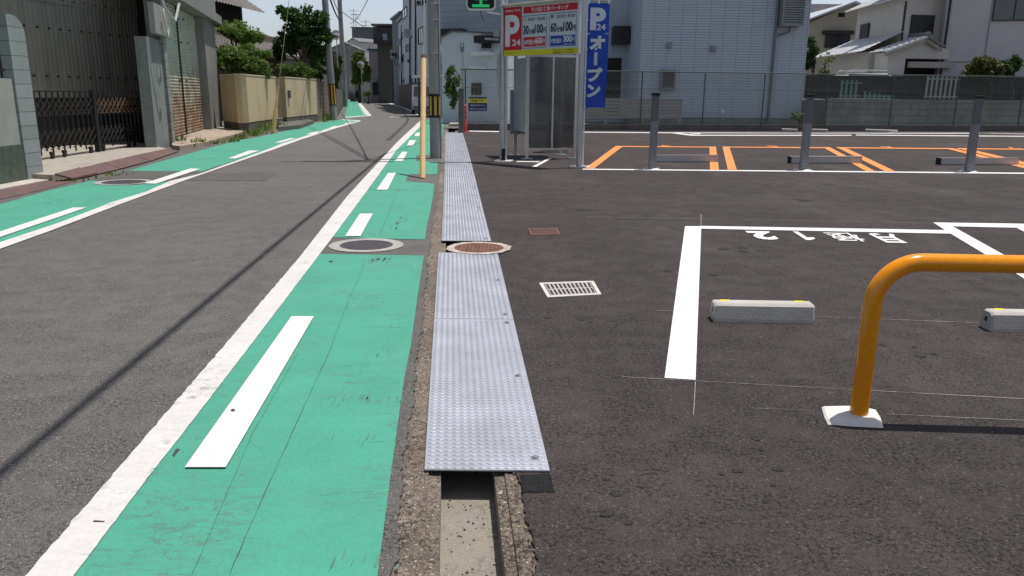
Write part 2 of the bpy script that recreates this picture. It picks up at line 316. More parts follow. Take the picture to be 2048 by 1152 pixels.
b = MB(); qstrip(b, ext(WLl), ext(WLr), .008, .07, .0035)
LWu = [(0,486),(117,447),(182,422),(225,405),(293,384),(340,363),(401,348),(533,300),(567,286.5),(664,255),(719,242)]; LWl = [(0,499.5),(98,464),(162,439.6),(234,412),(320,380),(371,361),(546,300),(598,281),(670,257.5),(722,242.5)]
b.gp([(x,y) for x,y in LWl]+[(x,y) for x,y in reversed(LWu)], .008)
p0, p1 = g(0,487), g(0,500); b.add([(p0.x,p0.y,.008),(p1.x,p1.y,.008),(p1.x-.9,p1.y-4,.008),(p0.x-1.0,p0.y-4,.008)], [(0,1,2,3)])
b.gp([(684,239),(721,241),(720,243),(684,240.5)], .0085)
b.gp([(716,200),(712,201),(733,230.5),(737,232),(743,231)], .008); b.gp([(690,234),(743,230.5),(743,232),(690,235.5)], .0085)
b.gp([(765,201.5),(784,207.3),(808,215),(840,229),(838,231.8),(806,216.3),(782,208.6),(763,202.6)], .008)
struct(b.build('road_edge_lines', m_white, kind='sheet'))
b = MB()
for q in ([(370,940),(452,940),(628,636),(583,636)],[(690,474.5),(721,474.5),(746,429),(720,429)],[(753,381),(775,381),(792,347),(776.5,347)],[(790,323),(806,323),(815,304.5),(804,304.5)],[(814,292),(826,292),(832,281),(819,281)],[(829,273),(838.5,273),(840.5,266),(832,266)],[(842,258),(849,258),(852,252),(846,252)],
  [(0,465.5),(146,417),(173,417),(0,476.5)],[(289,368),(381,338),(401,339),(311,369)],[(456,318),(498,302),(519,302),(472,318)],[(549,286),(581,277),(592,277),(562,286)],[(612,269),(634,263),(642,263),(623,269)],[(655,258),(669,252.5),(677,252.5),(664,258)],[(687.5,248),(698,244),(704,244),(694,248)]):
    b.gp(q, .012)
for k in range(8):   # far dashes
    t = k/7.; x = 733-t*20; y = 229-27.5*t; h = 1.7*(1-t)+.45; w = 3.6*(1-t)+1.6; b.gp([(x-w,y),(x+w*.2,y),(x-w*.2,y-h),(x-w*1.4,y-h)], .012)
for k in range(5): t=k/4.; x=802+t*30; y=209+t*13; b.gp([(x,y),(x+4,y),(x+7,y+1.4+t),(x+3,y+1.4+t)], .012)
struct(b.build('road_dashes', m_dashw, kind='sheet'))
b = MB(); wr = ext(WLr)
def gr(x, y): p = g(x, y); return (p.x, p.y)
wrx = lambda Y: float(np.interp(Y, [p[1] for p in wr], [p[0] for p in wr]))
def lane(b, y0px, y1px, R):
    ya, yb = g(700, y0px).y if y0px < 1200 else -2., g(800, y1px).y; Rg = [gr(*q) for q in R]
    if y0px > 1200: Rg = [(-.37-.085*(-2-1.95)*-1*-1, -2)] + Rg
    ys = sorted(set([ya, yb]+[p[1] for p in wr if ya < p[1] < yb])); L = [(wrx(y)-.012, y) for y in ys]
    wpoly(b, L, sorted(Rg, key=lambda p: p[1]), .004)
lane(b, 1300, 510, [(755,1152),(783,940),(808,760),(822,690),(834,600),(848,512)])
lane(b, 475.5, 380, [(850,480),(853,455),(861,420),(866,392),(867.5,381)])
b.gp([(737,380),(867.5,381),(868.5,368),(811,363),(815,354),(818.5,349),(874.5,349),(875,324),(833,322),(832,312),(880,309),(884,280),(888,240),(856,239),(818,276),(793,301)], .004)
b.gp([(0,409),(95,382),(182,362),(192,362),(225,370),(262,371),(296,368),(342,363),(293,385),(225,406),(182,423),(117,448),(0,487.5)], .004)
b.gp([(257,342),(301,329),(344,317),(430,293),(487,279),(512,275),(575,262),(625,247),(684,239),(720,241.5),(664,255.3),(567,287),(533,300.5),(404,343)], .004)
a0, a1 = g(0,409), g(0,487); b.add([(a0.x,a0.y,.004),(a1.x,a1.y,.004),(a1.x-.9,a1.y-4,.004),(a0.x-.4,a0.y-4.5,.004)], [(0,1,2,3)])
b.gp([(699,195),(706,197),(713,201),(735,231),(690,238.5),(693,216)], .004); b.gp([(765,202),(792,203),(839,213),(850,222),(840,229),(808,215.6),(784,207.6)], .004)
struct(b.build('green_lane', m_green, kind='sheet'))
# seams and cracks across the lane paint, repair patches
b = MB()
def crack(P, w, z=.0135, wob=.006):
    P = [g(*p) for p in P]; pts = []
    for i in range(len(P)-1):
        N = max(2, int((P[i+1]-P[i]).length/.06))
        pts += [P[i].lerp(P[i+1], k/N)+Vector((random.uniform(-wob,wob), 0, 0)) for k in range(N)]
    V = []
    for p in pts: ww = w*random.uniform(.3,1); V += [(p.x-ww/2, p.y, z), (p.x+ww/2, p.y, z)]
    b.add(V, [(2*i,2*i+1,2*i+3,2*i+2) for i in range(len(pts)-1)])
crack([(459,1152),(543,959),(661,700),(690,620),(732,522)], .0030, .006, .0013); crack([(385,1152),(505,870),(600,700)], .0016, .006, .001); crack([(760,470),(800,372)], .004, .006, .0015)
def crack2(P, w, z=.0055, wob=.008):
    P = [g(*p) for p in P]; pts = []
    for i in range(len(P)-1):
        N = max(2, int((P[i+1]-P[i]).length/.04)); pts += [P[i].lerp(P[i+1], k/N)+Vector((0, random.uniform(-wob,wob), 0)) for k in range(N)]
    V = []
    for p in pts: ww = w*random.uniform(.3,1); V += [(p.x, p.y-ww/2, z), (p.x, p.y+ww/2, z)]
    b.add(V, [(2*i,2*i+1,2*i+3,2*i+2) for i in range(len(pts)-1)])
crack2([(740,885),(795,888)], .0018); crack2([(640,992),(775,985)], .0013); crack2([(735,655),(830,657)], .003); crack2([(190,1045),(235,1046)], .010, .010); crack2([(300,945),(350,930)], .004, .010); crack2([(680,735),(815,720)], .002); crack2([(610,560),(660,566)], .002)
b.gp([(345,913),(352,900),(361,901),(354,908),(349,916)], .0062); b.gp([(461,826),(466,823),(472,826),(466,829)], .0142); b.gp([(657,524),(662,522),(667,524),(662,526)], .0062)
struct(b.build('paint_cracks', plain('crack_dark', (.05,.05,.05), .95), kind='sheet'))
b = MB(); b.gp([(182,362),(257,342),(347,341.5),(404,343),(371,361),(342,363),(296,368),(262,371),(225,370),(192,362)], .0035); b.gp([(401,347),(555,345),(530,362),(371,361.5)], .0035)
struct(b.build('road_repair_patch', asphalt('patch_asphalt', (.142,.135,.128), .62, (.26,.25,.24), .004, .12, 110), kind='sheet'))
# lot markings
b = MB()
b.gp([(1370,453),(1402.5,453),(1391,761),(1329,757)], .004); b.gp([(1401,452.5),(1899,461),(1901,468),(1401,458)], .0045)
b.gp([(1866,445.6),(2300,452),(2300,462),(1905,453.5),(2003,508),(2330,690),(2260,690),(1964,506),(1901,468)], .005)
b.gp([(2033,457),(2060,457),(2330,580),(2290,580)], .0055)
b.gp([(1165,337.7),(2300,348),(2300,350.5),(1165,339.6)], .004)
b.gp([(1033,322.5),(1079,323),(1079,324.6),(1033,324)], .004); b.gp([(1063,334),(1073,334),(1105,316),(1098,316)], .0045)
b.gp([(1160,263.7),(1340,265),(1600,266),(1960,266),(1960,267.4),(1340,266.4),(1160,265)], .004); b.gp([(1340,266),(1355,266),(1388,270),(1703,270),(1703,271.6),(1382,271.6)], .0045)
b.gp([(1712,269.6),(2300,274),(2300,275.4),(1712,271)], .0045); b.gp([(1962,266.4),(1985,266.4),(2300,274),(2230,273)], .005)
b.gp([(935,258),(998,259.3),(998,260.4),(935,259)], .004); b.gp([(938,261.6),(998,262.6),(998,264.2),(938,263)], .004)
b.gp([(1378,267.5),(1400,267),(1402,268.6),(1385,268.8)], .0045)
struct(b.build('parking_lines', m_white2, kind='sheet'))
b = MB()
O = lambda P, ox: [(ox+x/3.2, y/3.2) for x, y in P]
b.gp(O([(30,1082),(88,1082),(272,940),(228,936)],1160), .0085); b.gp(O([(228,935.5),(870,941),(870,946),(228,941)],1160), .008); b.gp(O([(828,940),(870,940),(889,1088),(832,1088)],1160), .009)
b.gp(O([(912,940),(955,940),(1003,1088),(946,1088)],1160), .0085); b.gp(O([(912,940),(1560,945),(1560,950.5),(912,945)],1160), .008)
b.gp(O([(0,942.5),(250,945),(250,950),(0,948)],1580), .0082); b.gp(O([(210,944),(255,944),(545,1098),(485,1098)],1580), .009)
b.gp(O([(298,944),(347,944),(676,1100),(610,1100)],1580), .0085); b.gp(O([(298,944),(1030,950),(1030,956),(298,950)],1580), .008); b.gp(O([(985,949),(1040,950),(1700,1110),(1620,1110)],1580), .0085)
b.gp(O([(1070,951),(1130,951),(1800,1110),(1710,1110)],1580), .0088); b.gp(O([(1070,950),(2200,960),(2200,966),(1070,956)],1580), .008)
struct(b.build('orange_bay_lines', m_orange_l, kind='sheet'))
b = MB()
def chalk(x0,y0,x1,y1,w=.008):
    p, q = g(x0,y0), g(x1,y1); d = (q-p).normalized(); a = Vector((-d.y, d.x, 0))*w/2; b.add([tuple(v+Vector((0,0,.0032))) for v in (p-a, q-a, q+a, p+a)], [(0,1,2,3)])
for c in ((1402,428,1402,452,.008),(1391,761,1387,830,.0035),(1245,754.5,1700,780,.0035),(1700,780,2300,812,.005),(1310,622,1360,623,.006),(1632,634,2000,648,.006),(1505,817,1622,822,.003),(1772,829,2200,849,.003),(1170,434,1880,447,.010)): chalk(*c)
struct(b.build('chalk_setting_out_lines', m_chalk, kind='sheet'))
b = MB()
for (x0,y0,x1,y1) in ((1445,497,1530,560),(1150,640,1300,760),(1480,880,1560,1000)): pass
b = MB(); rs_ = random.Random(3)
for (x,y,n_,r_) in ((1490,500,5,.05),(1180,650,4,.03),(1500,900,6,.035),(1240,1010,5,.03),(1850,700,4,.04),(1150,420,4,.06),(1600,400,5,.07),(1320,540,4,.04)):
    c = g(x,y)
    for i in range(n_):
        p = c+Vector((rs_.gauss(0,.12),rs_.gauss(0,.12),0)); r0_ = r_*rs_.uniform(.3,1); b.add([(p.x+r0_*rs_.uniform(.7,1.2)*math.cos(k*math.pi/6),p.y+r0_*rs_.uniform(.7,1.2)*math.sin(k*math.pi/6),.0025+i*.0001) for k in range(12)],[tuple(range(12))])
struct(b.build('oil_drips', asphalt('oil_stain', (.040,.034,.033), .66, (.09,.08,.075), .004, .2, 85, dk=.5), kind='sheet'))
b = MB()
for i in range(260):
    y = rs_.uniform(2, 11); x = gutR(y)+.12+abs(rs_.gauss(0,.9)); r0_ = rs_.uniform(.0012,.0035)*(1+y*.05); a_ = rs_.random()*3
    b.hexa([(x+r0_*math.cos(a_+t)*c_, y+r0_*math.sin(a_+t)*c_, z) for c_, z in ((1,0),(.6,r0_)) for t in (0,1.6,3.1,4.7)])
tag(b.build('loose_chips', plain('chip', (.24,.21,.19), .9, 0, .5, 60)), 'tiny pale stone chips scattered over the new asphalt', 'grit', kind='stuff')
b = MB(); rs_ = random.Random(11)
for (x,y,w_,h_,n_) in ((690,797,.11,.10,16),(768,800,.12,.10,18),(722,880,.16,.10,8),(770,700,.10,.12,8),(800,640,.05,.25,10),(730,1130,.10,.08,8),(755,520,.12,.10,14),(800,445,.06,.5,20),(700,615,.1,.1,5),(110,402,.5,.45,30)):
    c = g(x,y)
    for i in range(n_):
        px_ = c.x+rs_.uniform(-w_,w_); py_ = c.y+rs_.gauss(0,h_*.4); l_ = rs_.uniform(.012,.04)*(1 if y>600 else 2.5); t_ = rs_.uniform(.0012,.0035)*(1 if y>600 else 3)
        b.add([(px_-t_,py_-l_,.0046),(px_+t_,py_-l_*.8,.0046),(px_+t_*.8,py_+l_,.0046),(px_-t_*.6,py_+l_*.9,.0046)],[(0,1,2,3)])
struct(b.build('tyre_scuffs', plain('scuff_grey', (.075,.19,.145), .8, 0, .3, 20), kind='sheet'))
# ------------------------------------------------ lettering
def text_data(s, off=0.0):
    cu = bpy.data.curves.new('t', 'FONT'); cu.body = s; cu.size = 1; cu.offset = off; cu.resolution_u = 3
    ob = bpy.data.objects.new('t', cu); COL.objects.link(ob); dg = bpy.context.evaluated_depsgraph_get(); me = bpy.data.meshes.new_from_object(ob.evaluated_get(dg))
    v = [tuple(x.co) for x in me.vertices]; f = [tuple(p.vertices) for p in me.polygons]; bpy.data.objects.remove(ob); bpy.data.curves.remove(cu); bpy.data.meshes.remove(me)
    return v, f
def fit(b, s, fn, off=0.0, box=(0,0,1,1)):
    "add the string to mesh b, its outline stretched to box (x0,y0,x1,y1), then mapped by fn(x,y)"
    v, f = text_data(s, off)
    if not v: return
    xs = [a[0] for a in v]; ys = [a[1] for a in v]; mx, Mx, my, My = min(xs), max(xs), min(ys), max(ys)
    x0, y0, x1, y1 = box; b.add([fn(x0+(a[0]-mx)/max(1e-6,Mx-mx)*(x1-x0), y0+(a[1]-my)/max(1e-6,My-my)*(y1-y0)) for a in v], f)
b = MB(); u = Vector((.9969,-.0785,0)); w = Vector((.0785,.9969,0))
for s, (x0,x1,y0,y1) in (('2',(1497,1552,463.5,479.5)),('|',(1590,1628,464.5,480.5)),('極',(1656,1724,466.5,482.5)),('月',(1750,1808,468.5,485.5))):
    c = g((x0+x1)/2, (y0+y1)/2); wd = (g(x1,(y0+y1)/2)-g(x0,(y0+y1)/2)).length*.86; h = (g((x0+x1)/2,y0)-g((x0+x1)/2,y1)).length
    if s == '|': b.add([tuple(c-u*(X*wd/2)-w*(Y*h/2)+Vector((0,0,.006))) for X, Y in ((.0,-1),(.62,-1),(.62,1),(.12,1),(-.75,.62),(-.75,.30),(.0,.42))], [(0,1,2,3,6),(3,4,5,6)]); continue
    fit(b, s, lambda X, Y: tuple(c-u*X-w*Y+Vector((0,0,.006))), {'2':.05,'1':.02,'極':.012,'月':.03}[s], (-wd/2,-h/2,wd/2,h/2))
struct(b.build('painted_bay_lettering', m_white2, kind='sheet'))
b = MB()
for s, x, y in (('4',1332,292.5),('5',1545,293.2),('6',1774,294.6),('7',2022,296.2)):
    c = g(x, y); fit(b, s, lambda X, Y: tuple(c-u*X-w*Y+Vector((0,0,.009))), .02, (-.14,-.28,.14,.28))
struct(b.build('painted_bay_numbers', m_orange_l, kind='sheet'))
# ------------------------------------------------ gutter cover plates
PL1 = [gr(849,944), gr(877,507)]; PR1 = [gr(1099,943), gr(995,507)]
PL2 = [gr(883,483), gr(888,380), gr(889.5,320), gr(890.5,285), gr(891,265)]; PR2 = [gr(982,483), gr(956,380), gr(941,320), gr(931,285), gr(925,265)]
def plate(y0, y1, Lp, Rp, label, dense=True):
    fl = lambda P, y: float(np.interp(y, [p[1] for p in P], [p[0] for p in P]))
    def E(P, y):
        if y < P[0][1]: d = (P[1][0]-P[0][0])/(P[1][1]-P[0][1]); return P[0][0]+d*(y-P[0][1])
        return fl(P, y)
    c = ((E(Lp,y0)+E(Rp,y0))/2, y0, 0); o = thing('steel_cover_plate', c, label, 'gutter cover', 'checker plates covering the gutter')
    b = MB(); z0, z1 = .003, .0085
    N = 3; ys = [y0+.003+(y1-y0-.006)*i/N for i in range(N+1)]
    for i in range(N):
        a, c2 = ys[i], ys[i+1]; b.hexa([(E(Lp,a),a,z0),(E(Rp,a),a,z0),(E(Rp,c2),c2,z0),(E(Lp,c2),c2,z0),(E(Lp,a),a,z1),(E(Rp,a),a,z1),(E(Rp,c2),c2,z1),(E(Lp,c2),c2,z1)])
    b.build('sheet', m_steel, o)
    b = MB(); row = .034; ncol = 28
    for r in range(int((y1-y0-.01)/row)):
        for k in range(ncol):
            y = y0+.012+r*row+(row/2 if k % 2 else 0)
            if y > y1-.012: continue
            t = (k+.5)/ncol; x = E(Lp,y)+(E(Rp,y)-E(Lp,y))*(t*.97+.015); a = math.radians(38 if k % 2 else -38); hl, hw = .0115, .0029; ca, sa = math.cos(a), math.sin(a)
            base = [(-hl,0),(0,-hw),(hl,0),(0,hw)]; top = [(-hl*.5,0),(0,-hw*.35),(hl*.5,0),(0,hw*.35)]
            b.add([(x+p*ca-q*sa, y+p*sa+q*ca, z1-.0002) for p,q in base]+[(x+p*ca-q*sa, y+p*sa+q*ca, z1+.0026) for p,q in top], [(0,1,5,4),(1,2,6,5),(2,3,7,6),(3,0,4,7),(4,5,6,7)])
    b.build('tread_pattern', m_steel, o)
    for yy in (y0+.10, (y0+y1)/2 if y0 < 5 else None, y1-.08):
        if yy is None: continue
        b = MB(); x = E(Rp,yy)-.045; b.tube([(x,yy,z1),(x,yy,z1+.002)], .016, 14); b.tube([(x,yy,z1+.002),(x,yy,z1+.009)], .009, 6); b.build('bolt', m_stain, o)
    return o
y0, ym, y1 = gr(900,944)[1], gr(900,640)[1], gr(900,507)[1]
plate(y0, ym, PL1, PR1, 'checker plate gutter cover nearest the camera, its near edge overhanging the open gutter')
plate(ym, y1, PL1, PR1, 'checker plate gutter cover ending at the rusty manhole, near side of it')
y = gr(900,483)[1]; ye = gr(900,265)[1]; nn = 10; ordn = ['first','second','third','fourth','fifth','sixth','seventh','eighth','ninth','tenth','eleventh']
for i in range(nn):
    plate(y+(ye-y)*i/nn, y+(ye-y)*(i+1)/nn, PL2, PR2, ('checker plate gutter cover starting just beyond the rusty manhole' if i == 0 else 'last gutter cover plate, beside the red bollard' if i == nn-1 else ordn[i]+' gutter cover plate beyond the rusty manhole'))
# ------------------------------------------------ manholes and drains
def manhole(c, r0, r1, ring, lid, label, wob=0., ribs=True, z=.004):
    o = thing('manhole', (c.x, c.y, 0), label, 'manhole cover'); b = MB(); b.ring((c.x,c.y), r0, r1, z+.002, 56, wob); b.tube([(c.x,c.y,z-.13),(c.x,c.y,z-.004)], r1*.9, 30) if z > .008 else None; b.build('surround', ring, o, kind='sheet')
    b = MB(); b.disc((c.x,c.y), r0+.002, z+.001, 40); b.build('lid', lid, o, kind='sheet'); b = MB()
    st = .034 if r0 < .3 else .045; k = int(r0/st)
    for i in range(-k, k+1):
        for j in range(-k, k+1):
            x, yv = i*st, j*st
            if x*x+yv*yv < (r0-.03)**2:
                q = .011 if (i+j) % 2 else .007; b.hexa([(c.x+x+sx*q*s, c.y+yv+sy*(q*1.2)*s, z+.001+h) for s,h in ((1,0),(.75,.004)) for sx,sy in ((-1,-1),(1,-1),(1,1),(-1,1))])
    b.ring((c.x,c.y), r0-.022, r0-.010, z+.004, 40); b.build('lid_pattern', lid, o); return o
c = g(733,491); manhole(c, .235, .33, m_conc2, m_iron, 'dark iron manhole with a pale concrete ring between the green paint areas', .003)
b = MB(); 
c = g(958,498); manhole(c, .218, .285, plain('cream_ring', (.40,.345,.30), .9, 0, .25, 12), m_rust, 'rust brown manhole with a chipped cream ring between the gutter plates', .012, z=.011)
a, e = g(193,366), g(303,366); c = g(248,365.2); r = (e-a).length/2; manhole(c, r*.78, r, m_conc2, m_iron, 'iron manhole in the green lane on the far side by the black gate', .004, z=.008)
def quadpt(Q, s, t): return Q[0].lerp(Q[1], s).lerp(Q[3].lerp(Q[2], s), t)
def drain(px, label, mfr, mgr, nb, rows):
    Q = [g(*p) for p in px]; c = quadpt(Q,.5,.5); o = thing('drain_grate', (c.x,c.y,0), label, 'drain'); z = .006
    b = MB(); m = .085
    for (s0,s1,t0,t1) in ((0,1,0,m*1.3),(0,1,1-m*1.3,1),(0,m,m*1.3,1-m*1.3),(1-m,1,m*1.3,1-m*1.3)):
        P = [quadpt(Q,s0,t0),quadpt(Q,s1,t0),quadpt(Q,s1,t1),quadpt(Q,s0,t1)]; b.hexa([(p.x,p.y,-.002) for p in P]+[(p.x,p.y,z) for p in P])
    b.build('frame', mfr, o); b = MB(); P = [quadpt(Q,a,d) for a,d in ((m,m),(1-m,m),(1-m,1-m),(m,1-m))]; b.add([(p.x,p.y,.0025) for p in P], [(0,1,2,3)]); b.build('pit', m_rubber, o, kind='sheet')  # flat black sheet paints the shade under the bars
    b = MB()
    for i in range(nb+1):
        s = m+(1-2*m)*i/nb; hw = .22*(1-2*m)/nb
        P = [quadpt(Q,s-hw,m),quadpt(Q,s+hw,m),quadpt(Q,s+hw,1-m),quadpt(Q,s-hw,1-m)]; b.hexa([(p.x,p.y,.0026) for p in P]+[(p.x,p.y,.006) for p in P])
    for i in range(rows+1):
        s = m*1.2+(1-2.4*m)*i/rows; P = [quadpt(Q,m,s-.025),quadpt(Q,1-m,s-.025),quadpt(Q,1-m,s+.025),quadpt(Q,m,s+.025)]; b.hexa([(p.x,p.y,.0027) for p in P]+[(p.x,p.y,.0065) for p in P])
    b.build('bars', mgr, o)
drain([(1095,596),(1203,590),(1187,563),(1078,567)], 'square drain with pale frame and dark slots in the near lot', plain('drain_frame', (.56,.50,.46), .8, 0, .15, 15), plain('drain_bars', (.42,.39,.37), .6, .1, .15, 12), 11, 2)
drain([(1062,471),(1121,470),(1114,457),(1056,458)], 'rusty brown drain grate beyond the slotted one in the lot', m_rust, m_rust, 12, 2)
# ------------------------------------------------ wheel stops
m_stop = plain('stop_concrete', (.46,.44,.405), .85, 0, .08, 6, .002, 70, fine=.12); m_yref = plain('yellow_reflector', (.85,.66,.03), .4)
def wheel_stop(loc, rz, label, L=.6, D=.13, H=.115):
    o = thing('wheel_stop', (0,0,0), label, 'wheel stop', 'concrete wheel stops'); b = MB(); c = .016
    prof = [(0,0),(-.0,.02),(.012,H-c),(.012+c,H-.004),(.012+c*1.5,H),(D-.03,H),(D-.014,H-c),(D,.02),(D,0)]
    v = []; xs = [-L/2, -L/2+.012, L/2-.012, L/2]
    for x, k in zip(xs, (0.88,1,1,.88)):
        for (yy, zz) in prof: v.append((x, D/2+(yy-D/2)*(k if k==1 else .9), zz*(1 if k==1 else .93)))
    n = len(prof); f = [tuple(range(n)), tuple(range(4*n-1,3*n-1,-1))]
    for r in range(3):
        for i in range(n): j=(i+1)%n; f.append((r*n+i, r*n+n+i, r*n+n+j, r*n+j))
    b.add(v, f); b.build('block', m_stop, o)
    for sx in (-1,1):
        b = MB(); x = sx*(L/2-.075); b.add([(x-.032,D-.005-.055,H+.001),(x+.032,D-.06,H+.001),(x+.028,D-.032,H+.002),(x-.028,D-.032,H+.002),(x-.032,D-.018,H-.004),(x+.032,D-.018,H-.004)], [(0,1,2,3),(3,2,5,4)]); b.build('reflector', m_yref, o, kind='sheet')
        b = MB(); b.box(sx*(L/2-.006), sx*(L/2+.001), D*.42, D*.62, H*.42, H*.66); b.build('end_hole', m_dark, o)
    o.location = loc; o.rotation_euler[2] = rz; return o
ws = wheel_stop(Vector((1.522,4.515,.001)), math.radians(-1.6), 'grey concrete wheel stop, whole one left of the orange barrier leg')
def ws_copy(p, rz, label): c = copy_tree(ws); c.location = p; c.rotation_euler[2] = rz; c['label'] = label
q = g(1981,664); ws_copy((q.x+.30, q.y-.01, .001), math.radians(-1.6), 'grey concrete wheel stop cut off by the right photo edge')
for (x,y,l) in ((1579,264,'far wheel stop left of the middle lock post by the fence'),(1640,264.5,'far wheel stop half hidden behind the middle lock post'),(1748,265,'left one of two far wheel stops near the block wall'),(1779,266,'right one of two far wheel stops near the block wall')):
    q = g(x,y); ws_copy((q.x,q.y+.1,.002), math.radians(-42), l)
# ------------------------------------------------ orange barrier
B0 = Vector((1.482,3.098,0)); bd = Vector((.9987,-.05,0)).normalized(); o = thing('pipe_barrier', B0, 'orange arched pipe barrier standing on a white mortar pad', 'barrier')
Rr, Hc, Wd = .18, .682, 1.5
pts = [B0+Vector((0,0,z)) for z in (-.02,.1,.25,.4,Hc-Rr)]; pts += [B0+bd*(Rr-Rr*math.cos(a))+Vector((0,0,Hc-Rr+Rr*math.sin(a))) for a in [math.pi/2*k/14 for k in range(1,15)]]
pts += [B0+bd*(Rr+(Wd-2*Rr)*t)+Vector((0,0,Hc)) for t in (.25,.5,.75,1)]; pts += [B0+bd*(Wd-Rr+Rr*math.sin(a))+Vector((0,0,Hc-Rr+Rr*math.cos(a))) for a in [math.pi/2*k/14 for k in range(1,15)]]
pts += [B0+bd*Wd+Vector((0,0,z)) for z in (.25,-.02)]
b = MB(); b.tube(pts, .037, 32); b.build('pipe', m_bar, o, smooth=True)
for base, name in ((B0,0),(B0+bd*Wd,1)):
    b = MB(); q0 = [tuple((g(x_,y_)-B0).xy) for x_,y_ in ((1643,815),(1700,814),(1752,822),(1761,836),(1767,857),(1705,854),(1656,850),(1649,836))]
    n = len(q0); vv = [(base.x+a,base.y+c2,.002) for a,c2 in q0]+[(base.x+a*.94,base.y+c2*.92,.010) for a,c2 in q0]+[(base.x+a*.62,base.y+c2*.62,.024) for a,c2 in q0]
    ff = [tuple(range(2*n,3*n))]+[(r*n+i,r*n+(i+1)%n,(r+1)*n+(i+1)%n,(r+1)*n+i) for r in (0,1) for i in range(n)]
    b.add(vv, ff); b.build('mortar_pad', plain('white_mortar', (.66,.64,.60), .9, 0, .08, 10, .002, 60), o)
# ------------------------------------------------ flap lock posts and flaps
def lock_post(loc, label):
    o = thing('lock_post', (0,0,0), label, 'lock post', 'parking lock posts'); w, d, H = .066, .05, 1.37
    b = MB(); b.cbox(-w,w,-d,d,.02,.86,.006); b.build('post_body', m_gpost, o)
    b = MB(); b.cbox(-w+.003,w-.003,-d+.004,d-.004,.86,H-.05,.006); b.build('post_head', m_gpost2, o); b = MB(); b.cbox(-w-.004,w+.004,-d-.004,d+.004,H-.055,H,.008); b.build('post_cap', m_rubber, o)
    b = MB(); b.add([(-.15,-.11,.004),(.15,-.11,.004),(.15,.11,.004),(-.15,.11,.004),(-.085,-.07,.022),(.085,-.07,.022),(.085,.07,.022),(-.085,.07,.022)], [(0,1,5,4),(1,2,6,5),(2,3,7,6),(3,0,4,7),(4,5,6,7)]); b.build('base_plate', m_galv, o)
    for x in (-.05,.05):
        for z in (.08,.47,.84): b = MB(); b.tube([(x,-d-.004,z),(x,-d+.002,z)], .0085, 8); b.build('rivet', m_rubber, o)
    for sx in (-.12,.12): b = MB(); b.tube([(sx,0,.01),(sx,0,.05)], .012, 6); b.build('anchor_bolt', m_stain, o)
    o.location = loc; return o
p1 = lock_post(g(1304,338.5), 'grey lock post left of the others, beside the blue banner')
for (x,y,l) in ((1606,340.5,'middle grey lock post of the three'),(1937,344,'rightmost grey lock post of the three')):
    c = copy_tree(p1); c.location = g(x,y); c['label'] = l
def flap(x0,x1,y,label):
    a, c = g(x0,y), g(x1,y); L = (c-a).length; o = thing('parking_flap', a, label, 'wheel lock flap', 'raised lock flaps in the bays', math.atan2(c.y-a.y, c.x-a.x))
    def loc(b, n, m): ob = b.build(n, m); ob.parent = o; return ob
    b = MB(); b.box(0,L,-.006,.14,.012,.125); b.add([(0,-.006,.125),(L,-.006,.125),(L,.12,.14),(0,.12,.14),(L,.14,.125),(0,.14,.125)], [(0,1,2,3),(3,2,4,5)]); loc(b, 'flap_plate', m_fl)
    b = MB(); b.box(-.012,L+.012,-.012,.145,.128,.142); loc(b, 'top_edge', m_stain); b = MB(); b.box(-.014,.0,-.01,.15,.004,.14); loc(b, 'end_cap', m_rubber); b = MB(); b.box(.02,L-.02,0,.14,.0005,.0115); loc(b, 'hinge_base', m_rubber)
m_fl = plain('flap_galvanised', (.46,.48,.48), .3, .25, .12, 3)
flap(1303,1436,324.3,'galvanised raised flap behind the left lock post'); flap(1582,1723,327,'galvanised raised flap behind the middle lock post'); flap(1881,2036,330,'galvanised raised flap behind the right lock post')
# ------------------------------------------------ price sign
SF = Frame(gr(1010,322), gr(1157,335)); o = thing('parking_price_sign', SF.P(0,0,0), 'parking price board with a big white P on red, on two steel poles', 'sign')
for s0, l in ((0.0,1),(SF.L,2)):
    b = MB(); b.tube([SF.P(s0,-.0,0.0),SF.P(s0,0,3.25)], .051 if s0 else .04, 18); b.build('pole', m_galv, o, smooth=True); b = MB(); p = SF.P(s0,0,0); b.cbox(p.x-.17,p.x+.17,p.y-.12,p.y+.12,.003,.022,.006); b.build('base_plate', m_galv, o)
TL, TR, BR, BL = (1011,14.5),(1163,2),(1162,108),(1010.5,112.5)
zb = (SF.px(*BL,.06)[1]+SF.px(*BR,.06)[1])/2; zt = (SF.px(*TL,.06)[1]+SF.px(*TR,.06)[1])/2; s0 = SF.px(*BL,.06)[0]; s1 = SF.px(*BR,.06)[0]
m_bw = plain('sign_white', (.55,.60,.64), .35, 0, .02); m_br = plain('sign_red', (.52,.018,.03), .4, 0, .03); m_by = plain('sign_yellow', (.66,.60,.03), .4, 0, .03); m_bb = plain('sign_blue', (.018,.06,.30), .4, 0, .03); m_ink = plain('sign_ink', (.01,.012,.025), .5); m_ylt = plain('sign_letter_white', (.68,.72,.76), .4)
n0 = .058
b = MB(); b.fb(SF, s0, s1, n0, .13, zb, zt); b.build('board', m_bw, o)
b = MB(); b.fb(SF, s0-.02, s1+.02, n0-.02, .19, zt+.002, zt+.045); b.fb(SF, s0-.02, s1+.02, .19, .24, zt+.015, zt+.03); b.build('light_visor', plain('cream_visor', (.62,.60,.52), .5), o)
FN = .131
def U(x, y):   # zoomed sign crop (9.6x) to board units
    a, z = SF.px(1000+x/9.6, y/9.6, FN); return a, z
def rect(b, P, n):
    Z = [U(*p) for p in P]; b.add([SF.P(a,n,z) for a,z in Z], [(0,1,2,3)])
k = zt-zb; L_ = s1-s0
